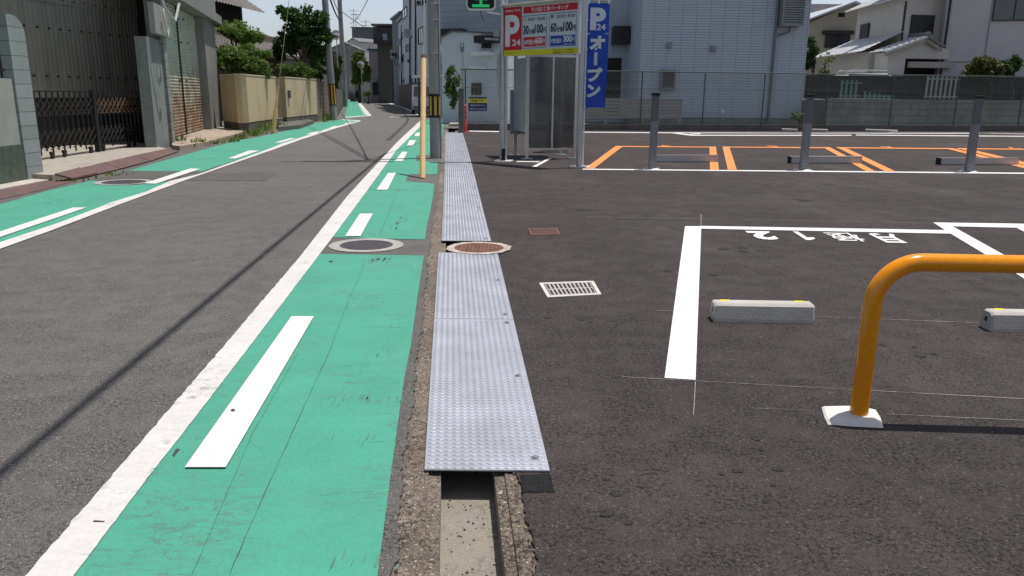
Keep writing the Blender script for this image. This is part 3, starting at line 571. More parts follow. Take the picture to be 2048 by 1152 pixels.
def R2(b, a0,a1,v0,v1,n): b.add([SF.P(s0+L_*a0,n,zb+k*v0),SF.P(s0+L_*a1,n,zb+k*v0),SF.P(s0+L_*a1,n,zb+k*v1),SF.P(s0+L_*a0,n,zb+k*v1)], [(0,1,2,3)])
def T2(b, s, a0,a1,v0,v1,n,off=.0): fit(b, s, lambda X,Y: tuple(SF.P(s0+L_*X,n,zb+k*Y)), off, (a0,v0,a1,v1))
b = MB(); R2(b,.003,.262,.118,.985,.133); R2(b,.285,.975,.835,.965,.133); R2(b,.292,.580,.175,.365,.134); b.build('red_panel', m_br, o, kind='sheet')
b = MB(); R2(b,.003,.997,.004,.116,.133); R2(b,.30,.325,.685,.745,.134) ; b.build('yellow_strip', m_by, o, kind='sheet')
b = MB(); R2(b,.645,.955,.175,.365,.134); R2(b,.645,.68,.71,.77,.134)
for a0,a1,v0,v1 in ((.272,.597,.14,.79),(.628,.968,.155,.80)):
    for r in ((a0,a1,v0,v0+.010),(a0,a1,v1-.010,v1),(a0,a0+.004,v0,v1),(a1-.004,a1,v0,v1)): R2(b,*r,.1335)
b.build('blue_panel', m_bb, o, kind='sheet')
b = MB()
T2(b,'P',.035,.235,.19,.83,.135,.035); T2(b,'24',.135,.25,.205,.335,.135,.03); T2(b,'System Park',.03,.25,.875,.945,.135,.01); T2(b,'下小阪3丁目パーキング',.385,.865,.855,.942,.135,.02)
T2(b,'24時間最大',.297,.44,.21,.315,.136,.01); T2(b,'600',.445,.545,.225,.35,.136,.03); T2(b,'円',.55,.577,.23,.315,.136,.02); T2(b,'(繰返しあり)',.46,.56,.18,.205,.136,.01)
T2(b,'時間内最大',.655,.79,.215,.31,.136,.01); T2(b,'300',.81,.915,.23,.355,.136,.03); T2(b,'円',.92,.948,.235,.32,.136,.02); T2(b,'(繰返しあり)',.82,.93,.182,.207,.136,.01)
b.build('white_lettering', m_ylt, o, kind='sheet')
b = MB()
T2(b,'30',.286,.358,.42,.60,.135,.03); T2(b,'分毎',.362,.435,.42,.53,.135,.02); T2(b,'100',.438,.545,.43,.61,.135,.03); T2(b,'円',.548,.585,.43,.54,.135,.02)
T2(b,'60',.645,.72,.435,.615,.135,.03); T2(b,'分毎',.724,.80,.43,.54,.135,.02); T2(b,'100',.804,.915,.44,.62,.135,.03); T2(b,'円',.918,.957,.44,.55,.135,.02)
T2(b,'8:00−20:00',.352,.575,.68,.745,.135); T2(b,'20:00−8:00',.715,.945,.70,.765,.135); T2(b,'日本システムパーク株式会社',.68,.945,.068,.10,.135,.01); T2(b,'緊急連絡先　0120-102-486',.68,.945,.018,.052,.135,.01)
b.build('dark_lettering', m_ink, o, kind='sheet')
b = MB(); T2(b,'■',.655,.672,.725,.755,.136); T2(b,'☀',.303,.322,.69,.74,.136); T2(b,'◐◑◒▲▲ ●─▲',.03,.23,.045,.085,.136); b.build('small_symbols', plain('sign_olive', (.30,.36,.03), .4), o, kind='sheet')
# LED vacancy sign on the left pole assembly
q = g(1003,323); o = thing('vacancy_sign_pole', (q.x,q.y,0), 'grey post with a green lit vacancy display and camera box left of the price board', 'sign')
b = MB(); b.tube([(q.x,q.y,0),(q.x,q.y,3.9)], .045, 16); b.build('pole', m_galv, o, smooth=True); b = MB(); b.cbox(q.x-.0,q.x+.075,q.y-.06,q.y+.02,.02,.26,.004); b.build('black_foot', m_rubber, o)
b = MB(); b.cbox(q.x-.14,q.x+.2,q.y-.1,q.y+.12,.003,.02,.005); b.build('base_plate', m_wht, o)
Yq = q.y-.1; a = at(933,17,Yq); c = at(991,17,Yq); z0 = at(960,20,Yq).z; hw = (c.x-a.x)/2; cx = (a.x+c.x)/2; zc = z0+hw*.95
def rr(b, cx, zc, hx, hz, r, y0, y1, n=6):
    P = [];
    for sx, sz, a0 in ((1,1,0),(-1,1,90),(-1,-1,180),(1,-1,270)):
        for i in range(n+1): t = math.radians(a0+90*i/n); P.append((cx+sx*(hx-r)+r*math.cos(t), zc+sz*(hz-r)+r*math.sin(t)))
    m = len(P); b.add([(x,y0,z) for x,z in P]+[(x,y1,z) for x,z in P], [tuple(range(m-1,-1,-1)), tuple(range(m,2*m))]+[(i,(i+1)%m,m+(i+1)%m,m+i) for i in range(m)])
b = MB(); rr(b, cx, zc, hw, hw*.95, .08, Yq-.04, Yq+.12); b.build('display_case', m_wht, o); b = MB(); rr(b, cx, zc, hw-.022, hw*.95-.022, .065, Yq-.044, Yq-.038); b.build('display_face', m_rubber, o)
b = MB(); v, f = text_data('空', .03); 
fit(b, '空', lambda X,Y: (cx+X, Yq-.046, zc+Y), .03, (-hw*.6,-hw*.78,hw*.6,hw*.55)); led = NT('green_led'); 
sx_ = led.n('ShaderNodeSeparateXYZ'); led.l(led.co, sx_.inputs[0]); cb = led.n('ShaderNodeCombineXYZ'); led.l(sx_.outputs[0], cb.inputs[0]); led.l(sx_.outputs[2], cb.inputs[1])
vv_ = led.n('ShaderNodeTexVoronoi'); vv_.inputs['Scale'].default_value = 55; vv_.inputs['Randomness'].default_value = 0; led.l(cb.outputs[0], vv_.inputs['Vector']); led.b.inputs['Emission Color'].default_value = (.01,.75,.22,1)
led.l(led.ramp(vv_.outputs['Distance'], .25, .45, .8, .12), led.b.inputs['Emission Strength']); led.out((.01,.06,.02), .5)
b.build('green_character', led.m, o, kind='sheet')
b = MB(); b.bar((cx+hw-.03,Yq+.06,zc),(q.x,q.y,zc),.05); b.bar((cx+hw*.4,Yq+.05,z0-.03),(q.x,q.y,z0-.07),.03,.03); b.build('bracket', m_wht, o)
b = MB(); zz = at(985,70,q.y).z; b.cbox(q.x-.17,q.x-.06,q.y-.05,q.y+.05,zz-.03,zz+.10,.006); b.bar((q.x-.34,q.y,zz-.07),(q.x-.06,q.y,zz-.08),.025,.04); b.build('camera_box', plain('camera_grey', (.30,.33,.33), .5), o)
z2 = at(990,120,q.y).z; b = MB(); b.cbox(q.x-.10,q.x-.03,q.y-.06,q.y+.06,z2-.32,z2+.12,.006); b.bar((q.x-.06,q.y,z2-.32),(q.x-.06,q.y,z2-.75),.012); b.bar((q.x-.09,q.y,z2-.32),(q.x-.09,q.y,z2-.6),.012); b.build('meter_box', plain('box_grey', (.33,.35,.34), .5), o)
# ------------------------------------------------ payment booth
BF = Frame(gr(1058,318), gr(1147,317)); o = thing('payment_booth', BF.P(0,0,0), 'steel framed payment booth with smoked panels behind the price board', 'booth')
m_smoke = plain('smoked_panel', (.085,.095,.09), .12, 0, .25, 2.2, .004, 3, spec=.7); m_smoke.node_tree.nodes['Principled BSDF'].inputs['Alpha'].default_value = .74; D = 1.0; HB = 2.28
for s_ in (-.055, BF.L+.02):
    for n_ in (0,-D):
        b = MB(); b.fb(BF, s_-.035, s_+.035, n_-.03, n_+.03, .0, HB); b.build('post', m_stain, o); b = MB(); b.fb(BF, s_-.12, s_+.12, n_-.09, n_+.09, .003, .016); b.build('foot_plate', m_galv, o)
zb_ = BF.px(1100,297)[1]
b = MB(); b.fb(BF, -.018, BF.L-.018, -.02,.02, zb_-.03, zb_+.01); b.fb(BF, -.018, BF.L-.018,-.02,.02, 2.06,2.1); b.fb(BF, BF.L/2-.018, BF.L/2+.018,-.022,.022, zb_+.011, 2.059); b.build('rail', m_stain, o)
for a0,a1 in ((-.016,BF.L/2-.019),(BF.L/2+.019,BF.L-.019)): b = MB(); b.fb(BF,a0,a1,-.006,.006,zb_+.012,2.058); b.build('smoked_panel', m_smoke, o)
b = MB(); b.fb(BF,-.061,-.049,-D+.03,-.031,.55,2.05); b.build('side_panel', plain('side_blue_grey', (.24,.28,.33), .3), o)
b = MB(); qa, qb = BF.px(1020,268,-D), BF.px(1054,180,-D); b.fb(BF,qa[0],qb[0],-D-.02,-D,qa[1],qb[1]); b.build('back_panel', plain('back_blue_grey', (.22,.26,.31), .35, 0, .05), o)
b = MB(); b.fb(BF,-.2,BF.L+.15,-D-.15,.12,HB+.001,HB+.07); b.build('roof', m_galv, o)
b = MB(); q = g(1111,306); b.cbox(q.x-.2,q.x+.16,q.y+.1,q.y+.5,.1,1.5,.01); b.build('ticket_machine', m_rubber, o)
b = MB(); b.box(q.x-.14,q.x+.10,q.y+.085,q.y+.099,1.15,1.38); b.build('screen', m_glass, o); b = MB(); b.box(q.x-.14,q.x+.10,q.y+.085,q.y+.099,.75,1.08); b.build('coin_panel', m_wht, o)
b = MB(); b.cbox(q.x-.3,q.x+.3,q.y-.05,q.y+.55,.003,.1,.015); b.build('machine_plinth', m_pale, o)
# ------------------------------------------------ blue banner
NP = g(1165,334); Yn = NP.y; o = thing('banner_flag', (NP.x,NP.y,0), 'tall blue banner with white P 24 and katakana on a slim pole', 'banner')
b = MB(); b.tube([(NP.x,Yn,0),(NP.x,Yn,3.3)], .014, 10); a = at(1171,3,Yn); c = at(1218,3,Yn); b.tube([(NP.x,Yn,a.z+.03),(c.x+.03,Yn,a.z+.03)], .009, 8); b.build('pole', m_wht, o); 
b = MB(); b.cbox(NP.x-.16,NP.x+.14,NP.y-.1,NP.y+.1,.003,.02,.006); b.build('base_plate', m_wht, o)
x0, x1 = at(1173,100,Yn).x, at(1217,100,Yn).x; x1b = x1; zt_ = at(1195,6,Yn).z; zb_ = at(1195,216,Yn).z
def fl(u_, v_, d=0.):   # cloth surface: u across, v up (0..1)
    x = x0+(x1-x0)*u_ - .0*v_ - .02*(1-v_)*u_; return (x, Yn+.03*math.sin(v_*6+u_*2.0)*u_+.012*math.sin(u_*7+v_*14)*(1-v_)-d, zb_+(zt_-zb_)*v_+.01*math.sin(u_*3)*(1-v_))
b = MB(); nu, nv = 12, 60; b.add([fl(i/nu,j/nv) for j in range(nv+1) for i in range(nu+1)], [(j*(nu+1)+i,j*(nu+1)+i+1,(j+1)*(nu+1)+i+1,(j+1)*(nu+1)+i) for j in range(nv) for i in range(nu)]); b.build('cloth', plain('banner_blue', (.012,.065,.42), .75, 0, .12, 5), o, smooth=True, kind='sheet')
m_bwht = plain('banner_white', (.62,.66,.72), .7); m_bblu = plain('banner_inner_blue', (.03,.10,.45), .7)
def bt(b, s, u0,u1,v0,v1,d,off): fit(b, s, lambda X,Y: fl(X,Y,d), off, (u0,v0,u1,v1))
b = MB(); bt(b,'P',.13,.84,.745,.957,.006,.05); bt(b,'24',.42,.84,.745,.805,.010,.03); b.add([fl(0,.713,.006),fl(1,.713,.006),fl(1,.719,.006),fl(0,.719,.006)], [(0,1,2,3)])
chars = (('オ',.12,.84,.545,.693),('ー',0,0,0,0),('プ',.08,.78,.252,.39),('ン',.06,.74,.10,.23))
for s,u0,u1,v0,v1 in chars:
    if s != 'ー': bt(b,s,u0,u1,v0,v1,.006,.06)
b.add([fl(.36,.41,.006),fl(.52,.41,.006),fl(.52,.535,.006),fl(.36,.535,.006)], [(0,1,2,3)])
b.build('white_lettering', m_bwht, o, kind='sheet')
b = MB()
for (a0,a1,c0,c1) in ((.39,.40,.417,.528),(.48,.49,.417,.528),(.40,.48,.417,.420),(.40,.48,.525,.528)): b.add([fl(a0,c0,.009),fl(a1,c0,.009),fl(a1,c1,.009),fl(a0,c1,.009)], [(0,1,2,3)])
b.build('letter_inlines', m_bblu, o, kind='sheet')
b = MB()
for i in range(8): z = zb_+(zt_-zb_)*(i/7.)*.97+.02; b.box(NP.x-.012,x0+.015,Yn-.018,Yn+.0,z-.012,z+.012)
for i in range(3): xx = x0+.02+(x1-x0-.04)*i/2; b.box(xx-.015,xx+.015,Yn-.012,Yn+.012,zt_-.01,zt_+.075)
b.build('loops', m_wht, o)
# ------------------------------------------------ red rubber bollard
q = g(931,264); o = thing('rubber_bollard', q, 'red flexible bollard at the lot corner by the last gutter plate', 'bollard')
b = MB(); pr = [(0,.10),(.02,.10),(.03,.05),(.40,.045),(.44,.02),(.47,.02),(.50,.045),(.56,.045),(.60,.02),(.63,.02),(.66,.045),(.72,.045),(.76,.02),(.79,.02),(.83,.05),(.90,.05),(.93,.03),(.94,.0)]
b.tube([q+Vector((0,0,z)) for z,r in pr], [max(r,.001) for z,r in pr], 16); b.build('post', m_red, o, smooth=True)
# ------------------------------------------------ utility poles
def pole(name, base, top, r0, r1, label, bands=(), extra=None):
    o = thing(name, base, label, 'utility pole', 'utility poles'); b = MB(); base = Vector(base); top = Vector(top)
    b.tube([base.lerp(top, t) for t in (0,.25,.5,.75,1)], [r0+(r1-r0)*t for t in (0,.25,.5,.75,1)], 24); b.build('shaft', m_pole, o, smooth=True); H = (top-base).length
    for z0, z1, m, ry in bands:
        b = MB(); b.tube([base.lerp(top, z0/H), base.lerp(top, z1/H)], r0+(r1-r0)*z0/H+.006, 24); w = b.build('wrap', m, o, smooth=True)
        if ry:
            b = MB(); rad = r0+(r1-r0)*z0/H+.009
            for k in range(7):
                a0 = 2*math.pi*k/7+.25; a1 = a0+2*math.pi/14*.95; V = []
                for j in range(4):
                    a_ = a0+(a1-a0)*j/3
                    for z in (z0+.05, z1-.05): c = base.lerp(top, z/H); V.append((c.x+rad*math.cos(a_), c.y+rad*math.sin(a_), c.z))
                b.add(V, [(2*j,2*j+2,2*j+3,2*j+1) for j in range(3)])
            b.build('yellow_stripes', m_yel2, w, kind='sheet') if False else b.build('yellow_stripes', m_yel2, o, kind='sheet')
    return o
def zat(x, y, P): return at(x, y, P.y).z
pb = g(870,317); pb.y += .11; pt = Vector((pb.x-.02, pb.y, 9.2))
zA, zB = zat(868,235,pb), zat(868,188,pb)
m_cuff = plain('pole_lower_wrap', (.25,.255,.25), .8, 0, .06, 4)
po = pole('utility_pole', pb, pt, .112, .085, 'near concrete utility pole with yellow and black band beside the gutter', [(zA,zB,m_rubber,True)])
for zc_ in (zat(868,107,pb), zat(868,40,pb), zat(868,8,pb)): b = MB(); b.tube([(pb.x,pb.y,zc_),(pb.x,pb.y,zc_+.012)], .113, 24); b.build('steel_band', m_stain, po)
b = MB(); x_ = pb.x+.125; b.tube([(x_,pb.y-.02,.0),(x_-.02,pb.y-.02,6)], .018, 8); b.tube([(pb.x-.125,pb.y-.03,2.0),(pb.x-.13,pb.y-.03,6.5)], .012, 8); b.build('conduit', m_galv, po)
b = MB(); b.box(pb.x-1.1,pb.x+1.1,pb.y-.14,pb.y-.06,8.4,8.5); b.box(pb.x-.9,pb.x+.9,pb.y-.14,pb.y-.06,7.5,7.6); b.build('crossarm', m_galv, po)
pA = g(666,240); pA.y += .2; tA = Vector((pA.x-.30, pA.y, 10)); pAo = pole('utility_pole', pA, tA, .17, .13, 'leaning utility pole with yellow striped band beside the block wall', [(zat(664,211,pA), zat(664,168,pA), m_rubber, True),(zat(664,167,pA), zat(664,143,pA), m_cuff, False)])
pB = g(690,213.5); pB.y += .2; pole('utility_pole', pB, (pB.x-.15,pB.y,11), .24, .19, 'second utility pole further along the left side of the street', [(zat(688,157,pB), zat(688,117,pB), m_cuff, False)])
for (x,y,H_,l,r) in ((771,204,9,'wooden looking pole in front of the dark narrow house',.15),(797,206,9,'utility pole at the far right bend of the street',.17),(743,203,8,'thin far pole beside the mauve house',.13),(704,195,9,'thin far pole before the white garden wall',.15)):
    p_ = g(x,y); pole('utility_pole', p_, (p_.x,p_.y,H_), r, r*.8, l)
# crossarms + wires
_k = Vector((SUN.x/SUN.z, SUN.y/SUN.z, 0)); _p, _q = g(538,500)+_k*6.1, g(0,947)+_k*6.1; _d = (_q-_p).normalized(); _w0 = _p-_d*11.5; _w1 = _p+_d*18
WT = [((_w0.x,_w0.y,6.1),(_w1.x,_w1.y,6.1),.026),((pb.x,pb.y,6.0),(pA.x-.2,pA.y,7.2),.02),((pb.x,pb.y,5.7),(pA.x-.2,pA.y,6.4),.014),((pb.x,pb.y,6.0),(-15,75,7.4),.02),((pA.x-.2,pA.y,7.2),(pB.x-.1,pB.y,8.2),.03),((pA.x-.2,pA.y,6.6),(pB.x-.1,pB.y,7.6),.05),((pA.x-.2,pA.y,8.8),(pB.x-.1,pB.y,9.8),.015),((pb.x,pb.y,6.4),(-30,34,7.5),.012),
      ((pB.x,pB.y,8.4),(-14.8,104,7.5),.03),((pB.x,pB.y,9.4),(-6.5,60,9.2),.025),((pB.x,pB.y,10.2),(-2,40,12),.02),((pb.x+.05,pb.y,6.2),(-1.2,31.5,4.05),.014)]
for i, (a_, c_, r_) in enumerate(WT):
    a_, c_ = Vector(a_), Vector(c_); sag = 0. if i == 0 else (a_-c_).length*.012; b = MB()
    b.tube([a_.lerp(c_, t/12)-Vector((0,0,sag*4*(t/12)*(1-t/12))) for t in range(13)], r_, 6); w_ = b.build('overhead_cable', m_rubber, smooth=True)
    tag(w_, ['thick black cable running from near the pole back over the camera','cable crossing the street from the near pole to the leaning pole','lower cable crossing the street to the leaning pole','cable from the near pole down the street to the far bend','cable between the two left poles, middle one','thick bundled cable between the two left poles','top cable between the two left poles','cable from the near pole over the tiled house garden','cable from the second left pole to the far bend','cable crossing the sky from the second left pole to the white flats','highest cable crossing the sky to the right','black service cable drooping from the near pole to the white gable house'][i], 'cable', 'overhead cables')
# guy-wire guards
q = g(845,357); o = thing('guy_wire', q, 'yellow guarded guy wire just left of the near pole', 'guy wire', 'guy wires with yellow guards'); topg = Vector((pb.x-.02,pb.y,8.8))
d_ = (topg-q).normalized(); zt2 = at(848,115,q.y+.9); e_ = q+d_*((zt2.z)/d_.z)
b = MB(); b.tube([q, e_], .045, 20); b.build('guard', m_yel, o, smooth=True); b = MB(); b.tube([e_, topg], .009, 6); b.build('wire', m_galv, o); b = MB(); b.tube([e_-d_*.02, e_+d_*.03], .048, 14); b.build('guard_cap', m_rust, o)
q = g(546,266.5); o = thing('guy_wire', q, 'yellow guarded guy wire leaning in front of the beige wall', 'guy wire', 'guy wires with yellow guards')
mid = at(557,172,q.y); top_ = at(577,10,q.y); dd = (top_-mid)
b = MB(); j = q.lerp(mid,.47); b.tube([q, j], [.075,.062], 16); b.tube([j,j+(mid-q)*.03], .072, 16); b.tube([j, q.lerp(mid,.75)], .042, 14); b.tube([q.lerp(mid,.75), mid], .028, 14); b.build('guard', m_yel, o, smooth=True)
b = MB(); b.tube([mid, top_+dd*1.6], .009, 6); b.build('wire', plain('wire_yellow', (.55,.52,.25), .6), o)
# ------------------------------------------------ leaves
def leaves(name, mat, blobs, parent=None, size=.09, up=.0, squash=1., flat=None):
    P = []; rs = np.random.default_rng(len(blobs)*13+int(abs(blobs[0][0][0])*10))
    V = []; 
    sub = []
    for (c, r, n) in blobs:
        if n < 300: sub.append((c, r, n)); continue
        K = 11
        for k_ in range(K):
            dd = rs.normal(size=3); dd /= np.linalg.norm(dd); q = rs.uniform(.28,.46); sub.append((tuple(np.array(c)+dd*np.array(r)*rs.uniform(.45,.85)), tuple(np.array(r)*q), int(n/K*rs.uniform(.6,1.3))))
    for (c, r, n) in sub:
        d = rs.normal(size=(n,3)); d /= np.linalg.norm(d, axis=1)[:,None]; rad = rs.uniform(.1,1.25,size=(n,1))**.6
        # lumpy outline
        lump = 1+.16*np.sin(d[:,0:1]*5+c[0])*np.sin(d[:,1:2]*6+c[1]*2)+.14*np.sin(d[:,2:3]*9+d[:,0:1]*4)
        p = np.array(c)+d*rad*lump*np.array(r); nrm = d*.7+rs.normal(size=(n,3))*.8+np.array([0,0,up]); nrm /= np.linalg.norm(nrm,axis=1)[:,None]
        a = np.cross(nrm, rs.normal(size=(n,3))); a /= np.linalg.norm(a,axis=1)[:,None]; bb = np.cross(nrm,a); s = size*rs.uniform(.5,1.3,size=(n,1))
        V.append(np.stack([p-a*s, p-bb*s*.45, p+a*s, p+bb*s*.45], axis=1).reshape(-1,3))
    V = np.concatenate(V); N = len(V)//4; me = bpy.data.meshes.new(name); me.from_pydata(V.tolist(), [], [(4*i,4*i+1,4*i+2,4*i+3) for i in range(N)]); me.materials.append(mat)
    o = bpy.data.objects.new(name, me); COL.objects.link(o)
    if parent is not None: o.parent = parent; o.matrix_parent_inverse = Matrix.Translation(parent.location).inverted()
    return o
def tree(name, base, H, blobs, mat, label, cat='tree', size=.09, r=.12, core=None, limbs=True, up=0, trunk=True):
    base = Vector(base); o = thing(name, base, label, cat)
    if trunk:
        b = MB(); tp = base+Vector((.1,.05,H*.8)); b.tube([base, base.lerp(tp,.3)+Vector((.08,0,0)), base.lerp(tp,.65)-Vector((.05,0,0)), tp], [r, r*.8, r*.55, r*.25], 10)
        if limbs:
            for (c,rd,n_) in blobs:
                c = Vector(c); zz = max(base.z+.15*H, c.z-rd[2]*1.1-.3); t = min(.95,(zz-base.z)/(H*.8)); s_ = base.lerp(tp,t); b.tube([s_, s_.lerp(c,.5)+Vector((0,0,.08)), c], [r*.4, r*.28, r*.1], 7)
        b.build('trunk', m_bark, o, smooth=True)
    leaves('crown', mat, blobs, o, size, up); return o
m_bark = plain('bark', (.07,.05,.038), .95, 0, .3, 12, .01, 30)
m_lf1 = leafmat('pine_leaf', (.055,.11,.018), (.17,.26,.045)); m_lf2 = leafmat('dark_leaf', (.018,.045,.012), (.06,.12,.03)); m_lf3 = leafmat('fresh_leaf', (.05,.10,.02), (.15,.21,.05)); m_lf4 = leafmat('olive_leaf', (.05,.07,.02), (.13,.14,.05))
def blob(x, y, Y, rx, rz, n, ry=None): c = at(x, y, Y); k = Y/1608.; return (tuple(c), (rx*k, (ry or rx)*k, rz*k), n)
# ------------------------------------------------ LEFT: wall with pillar
LF = Frame((-7.24,9.0), (-7.25,12.09)); A0 = 0
o = thing('boundary_wall', (-7.3,10,0), 'stucco garden wall with green plinth, block pillar and iron bars at the left edge', 'wall')
sB = LF.L; sW = LF.px(57,366)[0]; zmid = LF.px(30,290)[1]; ztop = LF.px(20,157)[1]; zp = LF.px(45,33)[1]
m_stucco = plain('grey_stucco', (.33,.34,.30), .9, 0, .1, 3, .004, 60); m_plinth = plain('green_stone_plinth', (.075,.10,.075), .6, 0, .35, 18, .004, 40); 
b = MB(); b.fb(LF,-6,sW-.02,-.16,-.02,zmid,ztop); b.build('wall_face', m_stucco, o); b = MB(); b.fb(LF,-6,sW-.02,-.18,0.0,-.1,zmid-.002); b.build('plinth', m_plinth, o)
m_blk = courses('pillar_blocks', (.31,.35,.34), (.15,.16,.15), LF.d, 90., .2, 0, .006, var=.1, stain=((.20,.22,.20),.6)); m_blk2 = courses('pillar_blocks_low', (.30,.31,.29), (.12,.12,.11), LF.d, 1.2, .2, 0, .006, var=.12, stain=((.16,.14,.10),.6))
b = MB(); N=8; prof = [LF.P(sW,.01,-.1), LF.P(sB,.01,-.1), LF.P(sB,.01,zp-.25)]+[LF.P(sB-.28*(1-math.cos(math.pi/2*t/N)),.01,zp-.25+.25*math.sin(math.pi/2*t/N)) for t in range(1,N+1)]+[LF.P(sW-.0,.01,zp)]
n_ = len(prof); b.add(prof+[p-LF.n*.22 for p in prof], [tuple(range(n_)), tuple(range(2*n_-1,n_-1,-1))]+[(i,(i+1)%n_,n_+(i+1)%n_,n_+i) for i in range(n_)]); b.build('pillar', m_blk, o)
b = MB()
for i in range(14): s_ = sW-.12-i*.13; b.fb(LF,s_,s_+.025,-.11,-.085,ztop,ztop+1.25)
b.fb(LF,-2,sW-.05,-.115,-.08,ztop+.10,ztop+.14); b.fb(LF,-2,sW-.05,-.115,-.08,ztop+1.15,ztop+1.19); b.build('iron_bars', m_black, o)
# kerb + brown strip in front
b = MB(); P = [g(-400,478),g(-400,462),g(0,372),g(88,356),g(110,356),g(0,381)]; b.prism([(p.x,p.y) for p in (g(0,381),g(118,358),g(88,355),g(0,371))]+[(-7.2,6),(-6.9,6)][::1], 0, .02); struct(b.build('pale_kerb', m_pale))
b = MB(); b.gp([(0,383),(105,358),(150,362),(95,378),(0,400)], .006); a_, c_ = g(0,383), g(0,400); b.add([(a_.x,a_.y,.006),(c_.x,c_.y,.006),(c_.x-.2,6,.006),(a_.x,6,.006)], [(0,1,2,3)]); struct(b.build('brown_gutter_cover', m_brown, kind='sheet'))
# apron, ramp plates
AP = [(104,350),(206,325),(330,296),(352,299),(410,291),(470,275),(452,262),(418,256),(345,262),(300,285),(100,330)]
b = MB(); pts = [g(x,y,.09) for x,y in ((104,350),(206,325),(336,297.5))]; back = [(-9.4,19.6),(-11.5,20.5),(-11.5,11.8),(-7.5,11.9)]
b.prism([(p.x,p.y) for p in pts]+back, 0, .09); struct(b.build('gate_apron', streaky('apron_concrete', (.36,.33,.28), (.2,.16,.12), .5, (1.5,1.5,1), .9, .2, .002)))
b = MB(); pts = [g(x,y) for x,y in ((345,299),(360,301),(412,292),(470,276),(492,268),(450,260),(418,257),(346,266))]; b.prism([(p.x,p.y) for p in pts], 0, .10); struct(b.build('shutter_apron', streaky('apron_stained', (.38,.31,.24), (.19,.10,.07), .9, (1.2,1.2,1), .9, .2, .002)))
U_ = [g(x,y,.09) for x,y in ((110,352),(160,339),(208,327),(270,312),(336,298))]; L2 = [g(x,y,.01) for x,y in ((145,361),(195,349.5),(241,338.5),(300,323),(359,303))]
labs = ['brown steel kerb ramp nearest, its near end lifted off the gutter','brown steel kerb ramp second along before the gate','brown steel kerb ramp with a red rust patch before the gate','last brown steel kerb ramp before the shutter building']
for i in range(4):
    b = MB(); u0, u1, l0, l1 = U_[i], U_[i+1], L2[i], L2[i+1]; e = (u1-u0)*.01; v = [l0+e,l1-e,u1-e,u0+e]; dz = Vector((0,0,.012)); up_ = Vector((0,0,.004+.02*(i==0))); b.hexa([p+up_*.3 for p in v]+[p+dz+up_ for p in v]); tag(b.build('kerb_ramp', m_brown), labs[i], 'kerb ramp', 'steel kerb ramps')
# sliding gate
GF = Frame(gr(82,331), gr(300,296)); o = thing('folding_gate', GF.P(0,0,0), 'black folding lattice gate on castors in front of the corrugated wall', 'gate')
gA, gB = GF.px(62,250)[0], GF.px(300,250)[0]; gm = GF.px(191,250)[0]; GH = GF.px(190,183)[1]; g0 = .17
def half(s0, s1, nb, nm):
    for i in range(nb+1):
        s_ = s0+(s1-s0)*i/nb; b = MB(); b.fb(GF,s_-.011,s_+.011,-.012,.012,g0+(.0 if i%2 else .06),GH); b.build('bar', m_black, o)
    for z0, z1 in ((GH*.66,GH*.90),(GH*.22,GH*.46)):
        b = MB(); st = (s1-s0)/nb
        for i in range(nb):
            a_ = s0+st*i
            for r in range(2):
                za = z0+(z1-z0)*r/2; zc2 = z0+(z1-z0)*(r+1)/2; b.bar(GF.P(a_,.018,za),GF.P(a_+st,.018,zc2),.008,.030,up=GF.n); b.bar(GF.P(a_,-.018,zc2),GF.P(a_+st,-.018,za),.008,.030,up=GF.n)
            for z in (z0,(z0+z1)/2,z1): b.fb(GF,a_+st/2-.008,a_+st/2+.008,.01,.03,z-.03,z-.015)
        b.build('lattice', m_lat_lit if (nm == 'r' and z0 > GH*.5) else m_brk, o)
m_lat_lit = plain('lit_lattice', (.12,.08,.055), .35, .6, .2, 5); m_brk = plain('dark_lattice', (.022,.019,.018), .4, .4, .2, 5)  # brown copy paints sun glints onto the upper right lattice
half(gA, gm-.07, 11, 'l'); half(gm+.07, gB, 13, 'r')
b = MB(); b.fb(GF,gA,gm-.07,-.015,.015,GH-.012,GH+.012); b.fb(GF,gm+.07,gB,-.015,.015,GH-.012,GH+.012); b.build('top_rail', m_black, o)
b = MB(); b.fb(GF,gm-.06,gm+.06,-.04,.05,.10,GH+.03); b.build('meeting_post', m_black, o)
for px_ in (103,128,182,207,258,270):
    s_ = GF.px(px_,320)[0]; b = MB(); c = GF.P(s_,.03,.135); b.tube([c-GF.n*.02,c+GF.n*.02], .05, 16); b.fb(GF,s_-.05,s_+.05,.0,.05,.17,.22); b.build('castor', m_black, o)
# corrugated building
CF = Frame((-10.9,13.6), (-9.55,20.9)); o = thing('corrugated_building', CF.P(3,0,0), 'grey beige corrugated sheet building behind the black gate', 'building')
m_corr = streaky('corrugated_sheet', (.27,.26,.215), (.15,.145,.125), .8, (3,3,.15), .8, .12, .001)
def corr(fr, s0, s1, z0, z1, name, m, n=-.03, wl=.13, amp=.005):
    b = MB(); N = int((s1-s0)/wl*6); v = []
    for i in range(N+1): s_ = s0+(s1-s0)*i/N; nn_ = n+amp*math.sin(2*math.pi*(s_-s0)/wl); v += [fr.P(s_,nn_,z0), fr.P(s_,nn_,z1)]
    b.add(v, [(2*i,2*i+2,2*i+3,2*i+1) for i in range(N)]); return b.build(name, m, o, smooth=True, kind='sheet')
zj = CF.px(150,13)[1]; zs = CF.px(150,156)[1]
corr(CF,-5,CF.L-.05,1.15,zj+.1,'wall_sheet',m_corr); corr(CF,-5,CF.L-.05,zj,5.2,'upper_wall_sheet',m_corr,n=.0)  # below the sheets the near-black core paints in shade behind the gate
